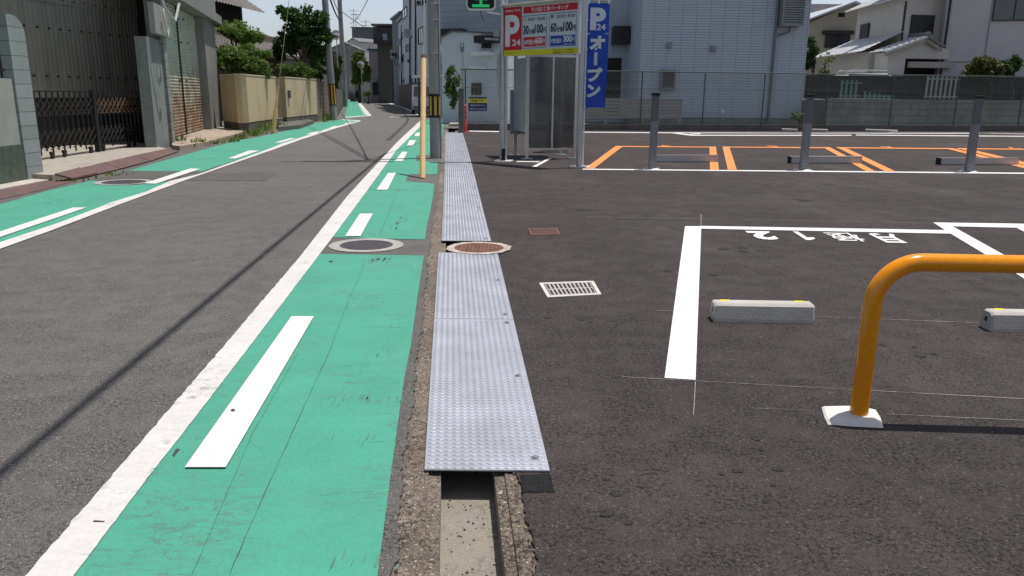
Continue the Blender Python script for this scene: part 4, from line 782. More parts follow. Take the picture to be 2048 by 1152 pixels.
b = MB(); b.fb(CF,-5,CF.L,-6,-.12,-.1,5.2); b.build('core', m_dark, o); b = MB(); b.fb(CF,-5.3,CF.L+.3,-6.3,.85,5.21,5.4); b.build('roof', m_gpost2, o)  # out-of-view eave overhang added so the wall falls in shade
for (yy, ph) in ((154,0),(62,.2),(5,.1)):
    for i in range(19):
        s_ = CF.px(40,100)[0]+i*.33+ph+random.uniform(-.05,.05); z_ = CF.px(150,yy)[1]; c = CF.P(s_,.0,z_); b = MB(); b.tube([c-CF.n*.03,c+CF.n*.02], .018, 8); b.build('roofing_screw', m_rubber, o)
b = MB(); s_ = CF.px(278,30)[0]; b.fb(CF,s_-.08,s_+.12,.03,.25,-.1,5.2); b.build('dark_corner_post', m_black, o)
# shutter building
HF = Frame(gr(346,292), gr(445,258)); o = thing('shutter_building', HF.P(4,0,0), 'concrete garage with two rusty pale green roller shutters', 'building')
m_hc = streaky('garage_concrete', (.24,.25,.235), (.13,.13,.12), .7, (2,2,.3), .9, .2, .002)
m_pb = courses('garage_pillar_blocks', (.30,.30,.285), (.13,.13,.12), HF.d, .9, .2, 0, .008, var=.12, stain=((.14,.12,.10),.6))
sL = 0.12; sR = HF.px(419,200)[0]; zh = HF.px(380,19)[1]; HL = HF.L
sP = HF.px(314,295)[0]; b = MB(); b.fb(HF,sP,-.02,-.24,.0,-.1,HF.px(300,75)[1]); b.fb(HF,-.02,sL,-.35,.02,-.1,5.9); b.build('left_pier', m_hc, o); b = MB(); b.fb(HF,-.34,-.03,.002,.07,0.0,2.6); b.build('block_pier', m_pb, o)
b = MB(); b.fb(HF,sR,HL,-.35,.0,-.1,zh-.002); b.build('right_pier', m_hc, o)
b = MB(); b.fb(HF,-.6,HL+.5,-.8,.2,zh,zh+.28); b.fb(HF,-.5,HL+.5,-.8,.02,zh+.281,6.2); b.build('header_beam', m_hc, o)
t = NT('rusted_shutter'); zz_ = t.n('ShaderNodeSeparateXYZ'); t.l(t.co, zz_.inputs[0]); nz_ = t.noise(2.2, 6, .7, vec=(1.5,1.5,1)); low = t.ramp(zz_.outputs[2], 2.3, .7); rz_ = t.ramp(t.math('ADD', t.math('MULTIPLY', low, .26), nz_), .54, .76)
rc = t.mix(t.ramp(t.noise(5, 5, .7), .3, .7), (.13,.065,.04), (.36,.235,.14)); pc = t.mix(t.ramp(t.noise(3,4), .3, .7), (.38,.47,.41), (.52,.52,.40)); m_shut = t.out(t.mix(rz_, pc, rc), .6, .2)
zf = .11; smid = (sL+sR)/2
for a_, c_ in ((sL+.02,smid-.05),(smid+.05,sR-.02)):
    b = MB(); v = []; hh = zh-zf; N = int(hh/.085); K = 5
    for i in range(N*K+1):
        z = zf+hh*i/(N*K); k = (i%K)/K; nn_ = -.26+.022*math.sin(math.pi*k); v += [HF.P(a_,nn_,z), HF.P(c_,nn_,z)]
    b.add(v, [(2*i,2*i+1,2*i+3,2*i+2) for i in range(N*K)]); b.build('roller_shutter', m_shut, o, kind='sheet')
b = MB(); b.fb(HF,smid-.048,smid+.048,-.30,-.21,0,zh); b.build('centre_rail', m_frame, o); b = MB(); b.fb(HF,1.7,sR,-6,-.36,-.1,6.2); b.build('back_volume', m_dark, o)
b = MB(); q0, q1 = HF.px(312,66,.15), HF.px(338,20,.15); b.fb(HF,q0[0],q1[0],.03,.15,q0[1],q1[1]); b.build('meter_box', plain('meter_cream', (.30,.30,.27), .6), o)
b = MB()
for rad, ph in ((.30,0),(.27,.6),(.33,1.1)):
    c = HF.P(-.75,.25,zat(300,45,HF.P(-.75,.2,0))); b.tube([c+HF.d*(rad*.7*math.cos(a))+Vector((0,0,rad*math.sin(a)))+HF.n*(.02*math.sin(a*2+ph)) for a in [2*math.pi*k/20+ph for k in range(20)]], .011, 6)
c0 = HF.P(-1.6,.3,3.6); b.tube([c0, c0+Vector((.05,.1,-.5)), c0+Vector((.1,.5,-.75)), c0+Vector((.1,.8,-.35))], .03, 8); b.build('cable_coil', plain('cable_white', (.5,.5,.47), .6), o)
b = MB(); b.fb(HF,HL+.12,HL+.2,-.2,-.1,0,1.75); b.fb(HF,HL+.08,HL+.26,-.25,-.05,0,.45); b.build('drain_pipe', m_galv, o)
# ------------------------------------------------ beige walls
W1 = Frame(gr(448,262), gr(489,267)); W2 = Frame(gr(489,267), gr(557,254.5)); W3 = Frame(gr(575,250.5), gr(636,242))
m_beige = streaky('beige_render', (.58,.46,.285), (.30,.24,.155), .6, (.9,.9,.22), .85, .1, .002); m_wst = streaky('wall_stone_base', (.12,.115,.10), (.06,.055,.05), .6, (3,3,.5), .9, .2, .004)
m_cap = plain('beige_cap', (.72,.60,.42), .8, 0, .08)
def bwall(frs, label, ztp, zst):
    o = thing('garden_wall', frs[0].P(0,0,0), label, 'wall'); 
    for fr in frs:
        b = MB(); b.fb(fr,0.0 if fr is frs[0] else .001,fr.L,-.18,0,zst,ztp); b.build('rendered_face', m_beige, o); b = MB(); b.fb(fr,.003,fr.L-.003,-.17,-.012,-.1,zst-.002); b.build('stone_base', m_wst, o); b = MB(); b.fb(fr,-.015,fr.L+.015,-.195,.015,ztp+.001,ztp+.03); b.build('coping', m_cap, o)
    return o
zt1 = W2.px(489,150)[1]; zs1 = W2.px(489,246)[1]; bwall([W1,W2], 'angled beige rendered garden wall nearer the garage', zt1, zs1)
W3b = Frame(W3.P(0,0,0)-W3.n*.9-W3.d*.25, W3.P(0,0,0)); zt3 = W3.px(600,157)[1]; ob = bwall([W3], 'beige rendered garden wall with a small grey intercom beyond the gap', zt3, W3.px(600,232)[1])
b = MB(); b.fb(W3b,0,W3b.L-.18,-.01,0.01,.3,zt3); b.build('gate_return', m_beige, ob)
q_ = W3.px(578,188,.03); b = MB(); b.fb(W3,q_[0]-.1,q_[0]+.13,.0,.08,q_[1]-.16,q_[1]+.14); b.build('intercom', plain('grey_box', (.12,.13,.12), .4), ob)
b = MB(); GG = Frame(W2.P(W2.L,-.1,0), W3.P(0,-.1,0)); b.fb(GG,0.02,GG.L-.02,-.9,-.85,0,1.6); b.build('entrance_door', m_frame, ob)
b = MB(); b.prism([gr(557,262),gr(600,258),gr(628,247.5),gr(613,244.5),gr(560,251)], 0, .14); struct(b.build('stone_step', m_wst))
# block wall beyond
W4 = Frame(gr(636,242), gr(660,238)); m_bk4 = courses('garden_blocks', (.20,.165,.13), (.09,.08,.07), W4.d, .4, .2, .5, .012, var=.15, stain=((.10,.09,.075),.6))
b = MB(); b.fb(W4,.02,W4.L+.6,-.2,-.02,-.1,W4.px(645,163)[1]); tag(b.build('block_wall', m_bk4), 'brown concrete block wall behind the leaning striped pole', 'wall')
W5 = Frame(gr(674,236), gr(696,198)); b = MB(); b.fb(W5,.5,W5.L,-.3,0,-.1,1.5); tag(b.build('garden_wall', streaky('mossy_wall', (.13,.12,.10), (.05,.055,.04), .8, (.5,.5,.5), .9, .3)), 'low mossy wall running along the far left of the street behind the poles', 'wall')
# ------------------------------------------------ trees on the left
Yt = 30.5
def pads(L): return [blob(*q) for q in L]
tree('cloud_pine', (at(470,200,Yt).x, Yt, 0), 3.6, pads([(478,66,Yt,42,25,2600),(455,60,Yt,24,16,900),(505,76,Yt,22,15,900)]), m_lf1, 'round topped clipped pine over the beige wall', size=.07, up=.6)
tree('cloud_pine', (at(500,200,Yt-.8).x, Yt-.8, 0), 3.0, pads([(480,100,Yt-.8,38,20,2000),(524,106,Yt-.8,20,13,900),(463,112,Yt-.8,26,20,1200)]), m_lf1, 'lower clipped pine layer with light green pads above the wall', size=.06, up=.6)
tree('garden_shrub', (at(490,200,Yt-1.6).x, Yt-1.6, 0), 2.4, pads([(478,125,Yt-1.6,40,26,2600),(515,135,Yt-1.6,30,22,1500),(452,118,Yt-1.6,20,22,900)]), m_lf3, 'glossy dark shrub spilling over the beige wall', 'shrub', size=.08)
tree('garden_tree', (at(610,200,38.5).x, 38.5, 0), 5.3, pads([(600,28,38.5,38,20,1900),(636,36,38.5,24,17,900),(578,68,38.5,24,15,900),(610,58,38.5,34,19,1600),(644,68,38.5,24,16,900),(590,95,39.2,34,18,1500),(632,98,39.2,28,22,1500),(560,95,39.2,20,24,900),(566,24,38.5,14,12,400),(628,82,38.5,34,14,900)]), m_lf2, 'tall layered dark evergreen tree beside the tiled roof', size=.10, r=.16)
tree('garden_shrub', (at(600,200,36).x, 36, 0), 2.5, pads([(584,140,36,30,17,1800),(613,146,36,20,12,800)]), m_lf3, 'bright green shrub over the second beige wall', 'shrub', size=.08)
tree('garden_shrub', (at(640,200,43).x, 43, 0), 2.6, pads([(636,128,43,20,24,1500),(640,146,43,16,13,700),(620,122,43,20,18,700)]), m_lf2, 'dark shrub between the second beige wall and the striped pole', 'shrub', size=.08)
tree('garden_shrub', (at(674,190,60).x, 60, 0), 4.6, pads([(674,130,60,14,26,1500),(670,165,60,10,20,800)]), m_lf4, 'yellowish hedge shrub between the two left poles', 'shrub', size=.12)
# tiled house behind
def tile_roof(b, A, B, C, D, pitch=.3, amp=.035, course=.27):
    "A-B eave, D-C ridge; tile waves run up the slope"
    A,B,C,D = map(Vector,(A,B,C,D)); n = ((B-A).cross(D-A)).normalized(); n = n if n.z > 0 else -n; Lx = max((B-A).length,(C-D).length); Ly = ((D+C)/2-(A+B)/2).length; nx = int(Lx/pitch*6)+1; ny = max(2,int(Ly/course)); v = []
    for j in range(ny):
        for e in (0,1):
            t_ = (j+e)/ny; off_ = .028*(1-e)
            for i in range(nx+1):
                s_ = i/nx; p = A.lerp(B,s_).lerp(D.lerp(C,s_),t_); ph = s_*Lx/pitch*2*math.pi; v.append(p+n*(amp*(math.sin(ph)+.35*math.sin(2*ph+.6))+off_))
    f = []
    for r in range(2*ny-1):
        for i in range(nx): a_ = r*(nx+1)+i; f.append((a_,a_+1,a_+nx+2,a_+nx+1))
    b.add(v, f)
m_tile = plain('grey_roof_tile', (.17,.17,.175), .38, 0, .2, 6, spec=.6); m_tile2 = plain('sunlit_silver_tile', (.55,.56,.57), .3, .0, .15, 6, spec=.8); m_tblue = plain('blue_roof_tile', (.03,.16,.36), .3, 0, .15, 6)  # silver tile carries the sun's glint in its pale colour
TH = Frame((-13.6,31.5),(-12.2,44)); o = thing('tiled_house', TH.P(4,-2,0), 'old dark house with grey tiled eaves behind the clipped pines', 'house')
m_told = plain('old_roof_tile', (.075,.062,.055), .6, 0, .25, 6); m_plas = plain('old_plaster', (.16,.13,.10), .9, 0, .15, 2)
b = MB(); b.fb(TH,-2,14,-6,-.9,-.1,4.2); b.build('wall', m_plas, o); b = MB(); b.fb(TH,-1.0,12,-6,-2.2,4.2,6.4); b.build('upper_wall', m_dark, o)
b = MB(); tile_roof(b, TH.P(-2.5,.4,3.15), TH.P(14.5,.4,3.15), TH.P(14.5,-2.4,4.6), TH.P(-2.5,-2.4,4.6)); b.build('lower_roof', m_told, o, smooth=True, kind='sheet'); b = MB(); tile_roof(b, TH.P(-1.6,-1.2,5.4), TH.P(12.6,-1.2,5.4), TH.P(12.6,-4,7.2), TH.P(-1.6,-4,7.2)); b.build('upper_roof', m_told, o, smooth=True, kind='sheet')
b = MB(); b.fb(TH,-2.5,14.5,.3,.42,3.0,3.1); b.fb(TH,-2.5,14.5,-.89,.3,3.0,3.04); b.build('fascia', m_plas, o); b = MB(); tile_roof(b, TH.P(-1.2,-2.6,7.3), TH.P(6,-2.6,7.3), TH.P(6,-4.5,8.4), TH.P(-1.2,-4.5,8.4)); b.build('blue_roof', m_tblue, o, smooth=True, kind='sheet')
# weeds
b = MB()
for (x, y, n_, h_) in ((355,290,60,.28),(372,296,30,.15),(402,292,50,.25),(432,288,25,.12),(462,284,35,.15),(485,278,45,.22),(505,272,60,.28),(525,268,45,.25),(532,262,45,.42),(555,258,40,.35),(230,350,25,.06),(150,362,15,.05),(655,240,60,.4),(648,244,40,.3)):
    c = g(x,y)
    for i in range(n_):
        r_ = abs(random.gauss(0,.16)); a_ = random.random()*6.28; p = c+Vector((r_*math.cos(a_), r_*math.sin(a_)*1.6, 0)); d = Vector((random.gauss(0,.35), random.gauss(0,.35), 1)).normalized(); hh = h_*random.uniform(.4,1.1); s_ = Vector((random.gauss(0,1),random.gauss(0,1),0)).normalized()*.011; b.add([p-s_,p+s_,p+d*hh*.6+s_*1.6+Vector((.01,0,0)),p+d*hh,p+d*hh*.6-s_*1.6], [(0,1,2,3,4)])
tag(b.build('weeds', m_grass, kind='sheet'), 'weeds and grass along the left kerb and wall foot', 'weeds', kind='stuff')
# ------------------------------------------------ generic building for the street
def house(name, fr, depth, H, m, label, wins=(), roof=None, roofm=None, cat='house', extra=None, mw=None, over=.2):
    o = thing(name, fr.P(fr.L/2,-depth/2,0), label, cat); b = MB(); b.fb(fr,0,fr.L,-depth,0,-.1,H); b.build('wall', m, o)
    for w_ in wins:
        (a0,z0),(a1,z1) = fr.px(w_[0],w_[3]), fr.px(w_[2],w_[1]); window(fr,a0,a1,z0,z1,o)
    b = MB()
    if roof == 'gable':
        zr = H+fr.L*.22; mid_ = fr.L/2; t_=.12
        for s_a, s_b in ((-over,mid_),(fr.L+over,mid_)):
            b.hexa([fr.P(s_a,over,H-.05),fr.P(s_b,over,zr),fr.P(s_b,-depth-over,zr),fr.P(s_a,-depth-over,H-.05)]+[fr.P(s_a,over,H-.05+t_),fr.P(s_b,over,zr+t_),fr.P(s_b,-depth-over,zr+t_),fr.P(s_a,-depth-over,H-.05+t_)])
        b.build('roof', roofm or m_tile, o); b = MB(); b.add([fr.P(0,-.001,H),fr.P(fr.L,-.001,H),fr.P(mid_,-.001,zr-.03)]+[fr.P(0,-depth,H),fr.P(fr.L,-depth,H),fr.P(mid_,-depth,zr-.03)], [(0,1,2),(5,4,3),(0,2,5,3),(1,4,5,2)]); b.build('gable', m, o)
    else: b.fb(fr,-over,fr.L+over,-depth-over,over,H+.001,H+.22); b.build('roof', roofm or m_gpost2, o)
    return o
def window(fr, a0, a1, z0, z1, o, n=0., fm=None, gm_=None, mull=1):
    t_ = .05*min(1,(z1-z0)); f_ = MB(); 
    for r in ((a0,a1,z0,z0+t_),(a0,a1,z1-t_,z1),(a0,a0+t_,z0+t_,z1-t_),(a1-t_,a1,z0+t_,z1-t_)): f_.fb(fr,r[0],r[1],n+.001,n+.07,r[2],r[3])
    for k_ in range(mull): c_ = a0+(a1-a0)*(k_+1)/(mull+1); f_.fb(fr,c_-t_/2,c_+t_/2,n+.001,n+.05,z0+t_,z1-t_)
    w_ = f_.build('window', fm or m_frame, o); b = MB(); b.fb(fr,a0+t_*.9,a1-t_*.9,n+.002,n+.022,z0+t_*.9,z1-t_*.9); p_ = b.build('pane', gm_ or m_glass); p_.parent = w_; p_.matrix_parent_inverse = (w_.parent.matrix_parent_inverse if False else Matrix.Translation(o.location).inverted()); p_.matrix_parent_inverse = Matrix.Identity(4); return w_
def fpx(x0, x1, Y0, Y1=None): Y1 = Y1 or Y0; return Frame((at(x0,200,Y0).x, Y0), (at(x1,200,Y1).x, Y1))
def ztopx(x, y, Y): return at(x,y,Y).z
# ------------------------------------------------ RIGHT: blue sided building
BB = Frame(gr(1274,250), gr(1599,252.5)); Y_ = BB.A.y
m_blue = courses('blue_siding', (.46,.53,.60), (.26,.30,.34), BB.d, .62, .115, 0, .010, .6, .025, bump=.006)
BD = Frame(BB.P(-.0,-5.2,0), BB.P(0,0,0)); m_blue2 = courses('blue_siding_side', (.42,.49,.55), (.24,.28,.32), (0,1), .62, .115, 0, .010, .6, .025, bump=.006)
o = thing('sided_building', BB.P(4,-4,0), 'pale blue grey sided building with a louvred box and down pipe', 'building')
b = MB(); b.fb(BB,0,BB.L,-9,0,.35,9.5); b.build('wall', m_blue, o); b = MB(); b.fb(BB,.02,BB.L-.02,-8.9,-.03,-.1,.348); b.build('plinth', plain('plinth_concrete', (.22,.23,.21), .9, 0, .15, 4), o)
b = MB(); b.fb(BB,-5.6,-.001,-9,-3.4,-.1,9.4); b.build('recessed_wing', m_blue, o); 
b = MB(); a_ = BB.px(1222,90,-3.4); c_ = BB.px(1254,55,-3.4); b.fb(BB,a_[0],c_[0]+.0,-3.39,-2.5,a_[1],c_[1]); b.build('black_awning', m_black, o); b = MB(); b.fb(BB,a_[0]-.2,c_[0]-.2,-3.398,-3.36,.3,a_[1]-.6); b.build('dark_opening', m_dark, o)
def onbb(x0,y0,x1,y1,n=0): a_ = BB.px(x0,y1,n); c_ = BB.px(x1,y0,n); return a_[0],c_[0],a_[1],c_[1]
b = MB(); s0_,s1_,z0_,z1_ = onbb(1319,140,1351,180); b.fb(BB,s0_,s1_,.001,.16,z0_,z1_); v_ = b.build('vent_hood', m_gpost, o); b = MB()
for k_ in range(8): z = z0_+.12+(z1_-z0_-.2)*k_/8; b.fb(BB,s0_+.08,s1_-.08,.161,.19,z,z+.05)
p_ = b.build('slats', m_frame, v_); p_.matrix_parent_inverse = Matrix.Identity(4)
for (x,y) in ((1338,91),(1426,98)): b = MB(); s0_,s1_,z0_,z1_ = onbb(x-5,y-6,x+5,y+5); b.fb(BB,s0_,s1_,.001,.14,z0_,z1_); b.build('wall_vent', m_gpost, o)
b = MB(); s0_,s1_,z0_,z1_ = onbb(1441,220,1447,226); b.fb(BB,s0_,s1_,.001,.09,z0_,z1_); b.build('outdoor_socket', m_wht, o)
s0_,s1_,z0_,z1_ = onbb(1563,-60,1617,48,.5); b = MB(); s1_ = min(s1_, BB.L+.1)
b.fb(BB,s0_,s0_+.06,.02,.55,z0_,z1_); b.fb(BB,s1_-.06,s1_,.02,.55,z0_,z1_); b.fb(BB,s0_,s1_,.02,.56,z0_-.07,z0_-.001)
for k_ in range(22): z = z0_+(z1_-z0_)*k_/22; b.fb(BB,s0_+.061,s1_-.061,.50,.535,z,z+.062)
b.fb(BB,s0_+.07,s1_-.07,.05,.08,z0_,z1_); b.build('louvre_screen', plain('louvre_grey', (.24,.26,.27), .45, .2), o)
b = MB(); sp_ = BB.px(1547,100)[0]; zel = BB.px(1547,73)[1]; b.tube([BB.P(sp_,.07,.1),BB.P(sp_,.07,zel),BB.P(sp_,.07,9)], .06, 12); sq = BB.px(1578,60)[0]; b.tube([BB.P(sp_,.07,zel),BB.P(sq,.1,zel+.2),BB.P(sq,.15,z0_)], .045, 10); b.build('down_pipe', plain('pipe_grey', (.17,.165,.16), .5), o, smooth=True)
# slatted screen
SL = Frame((BB.P(-3.4,2.0,0).x, BB.P(-3.4,2.0,0).y), (BB.P(1.5,2.0,0).x, BB.P(1.5,2.0,0).y)); o = thing('slatted_fence', SL.P(0,0,0), 'grey horizontal board fence behind the blue banner', 'fence'); m_slat = plain('slat_grey', (.27,.26,.25), .7, 0, .06); zq = SL.px(1250,196)[1]
b = MB()
for k_ in range(6): b.fb(SL,0,SL.L,0,.03,.35+(zq-.35)*k_/6,.35+(zq-.35)*(k_+.86)/6)
b.build('slats', m_slat, o)
for k_ in range(4): b = MB(); b.fb(SL,.05+k_*(SL.L-.15)/3,.13+k_*(SL.L-.15)/3,-.08,-.001,-.1,zq); b.build('post', m_slat, o)
# ------------------------------------------------ chain link fence
FF = Frame((-1.95,29.4), (24.,33.2)); o = thing('chain_link_fence', FF.P(0,0,0), 'green grey chain link fence along the back of the lot', 'fence'); kb = .24
b = MB(); b.fb(FF,0,FF.L,-.12,.0,-.1,kb); b.build('kerb', streaky('fence_kerb', (.17,.15,.13), (.08,.075,.065), .7, (1,1,1), .95, .3, .004), o)
zt_l = FF.px(1280,143)[1]; zf0, zf1 = kb+.06, zt_l; m_wire = plain('fence_wire', (.17,.20,.18), .6, .1); m_fp = plain('fence_post', (.05,.065,.06), .5, .3)
b = MB(); st = .075; hgt = zf1-zf0; nW = int((FF.L+hgt)/st)
for k_ in range(nW):
    for sgn in (1,-1):
        s_a = k_*st-(hgt if sgn > 0 else 0); s_b = s_a+hgt if sgn > 0 else s_a-hgt
        za, zc_ = zf0, zf1; ta, tb = 0., 1.
        lo, hi = (0-s_a)/(s_b-s_a), (FF.L-s_a)/(s_b-s_a); lo, hi = min(lo,hi), max(lo,hi); ta, tb = max(0,lo), min(1,hi)
        if tb-ta < .01: continue
        p_, q_ = FF.P(s_a+(s_b-s_a)*ta,.002*sgn,zf0+hgt*ta), FF.P(s_a+(s_b-s_a)*tb,.002*sgn,zf0+hgt*tb); d_ = (q_-p_).normalized(); e_ = d_.cross(FF.n)*.003; nn_ = FF.n*.003
        b.add([p_-e_,p_+nn_,p_+e_,p_-nn_,q_-e_,q_+nn_,q_+e_,q_-nn_], [(0,1,5,4),(1,2,6,5),(2,3,7,6),(3,0,4,7)])
b.build('wire_mesh', m_wire, o)
b = MB(); b.tube([FF.P(0,-.02,zf1),FF.P(FF.L,-.02,zf1)], .022, 8); b.tube([FF.P(0,-.01,zf0),FF.P(FF.L,-.01,zf0)], .010, 6); b.tube([FF.P(0,-.01,zf0+hgt*.66),FF.P(FF.L,-.01,zf0+hgt*.66)], .006, 6); b.build('rail', m_fp, o)
pp = [FF.px(x,200)[0] for x in (931,1035,1170,1283,1408,1527,1654,1785,1915,2045)]+[FF.L-1.9,FF.L-.05]
for s_ in pp: b = MB(); b.tube([FF.P(s_,-.03,kb),FF.P(s_,-.03,zf1)], .024, 10); b.build('post', m_fp, o, smooth=True)
# navy/yellow sign on fence
o2 = thing('notice_board', FF.P(2,.03,1), 'navy and yellow management notice wired to the chain link fence', 'sign'); sa, zA_ = FF.px(937,222,.03); sb, zB_ = FF.px(974,194,.03); LB, HB_ = sb-sa, zB_-zA_
b = MB(); b.fb(FF,sa,sb,.02,.032,zA_,zB_); b.build('board', plain('navy', (.015,.03,.10), .4), o2); b = MB(); b.fb(FF,sa+.0,sb-.0,.0325,.034,zA_+HB_*.58,zA_+HB_*.88); b.build('yellow_band', m_by, o2)
fb_ = lambda n_: (lambda X,Y: tuple(FF.P(sa+LB*X,n_,zA_+HB_*Y)))
b = MB(); fit(b,'綜合管理',fb_(.036),.03,(.12,.62,.88,.84)); b.build('dark_lettering', m_ink, o2, kind='sheet'); b = MB(); fit(b,'株式会社日本システム',fb_(.036),.01,(.12,.34,.9,.48)); fit(b,'連絡先 06-6000-000',fb_(.036),.01,(.08,.10,.92,.2)); b.build('white_lettering', m_bwht, o2, kind='sheet')
# ------------------------------------------------ right houses
Yw = 36.5; KW = fpx(1612,2300,34.6,36.2); m_kw = courses('mossy_blocks', (.25,.27,.245), (.09,.10,.09), KW.d, .8, .27, .5, .012, var=.08, stain=((.10,.115,.10),.85)); o = thing('retaining_wall', KW.P(0,0,0), 'mossy grey block retaining wall behind the chain link fence', 'wall')
zk = KW.px(1800,199)[1]; b = MB(); b.fb(KW,1.0,KW.L,-.3,0,-.1,zk); b.build('blocks', m_kw, o); b = MB(); b.fb(KW,1.2,3.9,-.29,.012,zk+.002,zk+.04); b.build('coping', m_pale, o)
b = MB(); b.fb(KW,1.0,KW.L,-12,-.31,zk-1.2,zk-.05); struct(b.build('raised_yard', m_ground))
def slats(fr, s0, s1, z0, z1, n, label, m, st=.22, w=.09, slope=0):
    o = thing('picket_fence', fr.P(s0,n,z0), label, 'fence', 'garden picket fences'); b = MB(); k_ = int((s1-s0)/st)
    for i in range(k_): zt = z1+slope*i/k_; b.fb(fr,s0+i*st,s0+i*st+w,n-.02,n,z0,zt)
    b.build('pickets', m, o); b = MB(); b.fb(fr,s0,s1,n-.05,n-.021,z0+.06,z0+.12); b.fb(fr,s0,s1,n-.05,n-.021,z1-.15+min(0,slope),z1-.09+min(0,slope)); b.build('rail', m, o)
m_pk = plain('green_picket', (.10,.22,.18), .5); m_pk2 = plain('pale_picket', (.28,.32,.29), .5)
a_ = KW.px(1690,190,-.15)[0]; c_ = KW.px(1780,190,-.15)[0]; slats(KW,KW.px(1680,190,-.15)[0],KW.px(1722,190,-.15)[0],zk+.05,zk+.80,-.15,'green picket fence beside the white van on the block wall',m_pk)
slats(KW,KW.px(1728,190,-.15)[0],KW.px(1790,190,-.15)[0],zk+.05,zk+.33,-.15,'low green picket fence stepping down along the block wall',m_pk,slope=-.2)
slats(KW,KW.px(1850,190,-.15)[0],KW.px(1918,190,-.15)[0],zk+.05,zk+1.0,-.15,'tall pale picket fence in front of the open carport',m_pk2)
b = MB(); b.fb(KW,KW.px(1652,170,-.6)[0],KW.L,-2.6,-2.5,zk,zk+1.05); tag(b.build('yard_shade_screen', m_dark), 'near-black screen standing for the shade behind the picket fences', 'screen')  # added dark sheet, shade of the yard put into its colour
# white house with silver tiles
m_wh = plain('cream_stucco', (.62,.585,.53), .9, 0, .06, 2, .002, 50); m_wh2 = plain('grey_white_stucco', (.55,.525,.525), .9, 0, .05, 1.5, .002, 50); YH = 43.
HA = Frame((at(1694,200,47).x,47),(at(1785,200,40.6).x,40.6)); HR = Frame(HA.P(HA.L,0,0).xy,(at(1893,200,41.2).x,41.2)); o = thing('tiled_white_house', HA.P(2,-2,0), 'white two storey house with sunlit silver tile roofs and black shutters', 'house')
sA = HA.px(1712,60)[0]; eu = HA.px(1690,25,.6); el = HA.px(1622,117,1.9); zmain = HR.px(1800,8)[1]
b = MB(); P_ = [HA.P(sA,0,0),HA.P(HA.L,0,0),HR.P(HR.L+2,0,0),HR.P(HR.L+2,-7,0),HA.P(sA,-5,0)]; b.prism([(p.x,p.y) for p in P_],0,eu[1]+.15); b.build('upper_wall', m_wh, o)
b = MB(); P_ = [HA.P(el[0]+.35,1.35,0),HA.P(HA.L-.2,1.35,0),HA.P(HA.L-.2,.01,0),HA.P(el[0]+.35,.01,0)]; b.prism([(p.x,p.y) for p in P_],0,el[1]+.02); b.build('lower_wall', m_wh, o)
b = MB(); tile_roof(b, HA.P(eu[0],.6,eu[1]), HA.P(HA.L+.8,.6,eu[1]), HA.P(HA.L+.8,-3.4,eu[1]+2.0), HA.P(eu[0]+.6,-3.4,eu[1]+2.0)); b.build('upper_roof', m_tile2, o, smooth=True, kind='sheet')
b = MB(); tile_roof(b, HA.P(el[0],1.9,el[1]), HA.P(HA.L+.25,1.9,el[1]), HA.P(HA.L+.25,-.02,el[1]+.95), HA.P(el[0]+1.4,-.02,el[1]+.95)); b.build('lower_roof', m_tile2, o, smooth=True, kind='sheet')
NG = 1.3; e1 = HR.px(1772,103,NG); ap = HR.px(1856,72,NG); e2 = HR.px(1888,92,NG)
for A_, B_, nm, mm in ((e1,ap,'porch_roof_left',m_tile2),(ap,e2,'porch_roof_right',m_tile)):  # left slope painted sunlit, right slope given the darker tile
    b = MB(); tile_roof(b, HR.P(A_[0],NG,A_[1]), HR.P(B_[0],NG,B_[1]), HR.P(B_[0],0,B_[1]), HR.P(A_[0],0,A_[1]), course=.3); b.build(nm, mm, o, smooth=True, kind='sheet')
    b = MB(); b.bar(HR.P(A_[0],NG+.02,A_[1]-.02),HR.P(B_[0],NG+.02,B_[1]-.02),.10,.10); b.build('verge_tiles', mm, o); b = MB(); b.bar(HR.P(A_[0],NG-.08,A_[1]-.16),HR.P(B_[0],NG-.08,B_[1]-.16),.05,.18); b.build('bargeboard', m_pale, o)
b = MB(); b.tube([HR.P(ap[0],NG+.1,ap[1]+.08),HR.P(ap[0],0,ap[1]+.08)], .12, 10); b.build('ridge', m_tile, o)
b = MB(); z0_ = el[1]-.35; pl_ = [(e1[0]+.35,z0_),(e2[0]+.6,z0_),(e2[0]+.6,e2[1]-.2),(ap[0],ap[1]-.1),(e1[0]+.35,e1[1]-.02)]; b.add([HR.P(a,NG-.3,z) for a,z in pl_]+[HR.P(a,.01,z) for a,z in pl_], [(0,1,2,3,4),(9,8,7,6,5)]+[(i,(i+1)%5,5+(i+1)%5,5+i) for i in range(5)]); b.build('porch_gable', m_wh, o)
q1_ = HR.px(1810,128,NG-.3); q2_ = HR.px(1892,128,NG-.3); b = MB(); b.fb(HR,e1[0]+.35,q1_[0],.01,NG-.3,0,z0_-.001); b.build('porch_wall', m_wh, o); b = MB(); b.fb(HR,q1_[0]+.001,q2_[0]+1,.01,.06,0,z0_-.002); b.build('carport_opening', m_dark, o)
q1_ = HR.px(1822,135,NG); q2_ = HR.px(1892,124,NG); b = MB(); b.fb(HR,q1_[0],q2_[0]+.5,NG-.28,NG-.1,q1_[1],q2_[1]); b.build('carport_beam', m_pale, o)
for fr_,(x0,y0,x1,y1) in ((HA,(1721,46,1741,80)),(HR,(1818,31,1868,68))):
    a_ = fr_.px(x0,y1); c_ = fr_.px(x1,y0); b = MB(); b.fb(fr_,a_[0],c_[0],.002,.10,a_[1],c_[1]); b.build('shutter', plain('black_shutter', (.03,.027,.025), .6), o)
b = MB(); b.tube([HR.P(.05,.06,0),HR.P(.05,.06,eu[1]-.1)], .05, 8); b.build('down_pipe', m_frame, o)
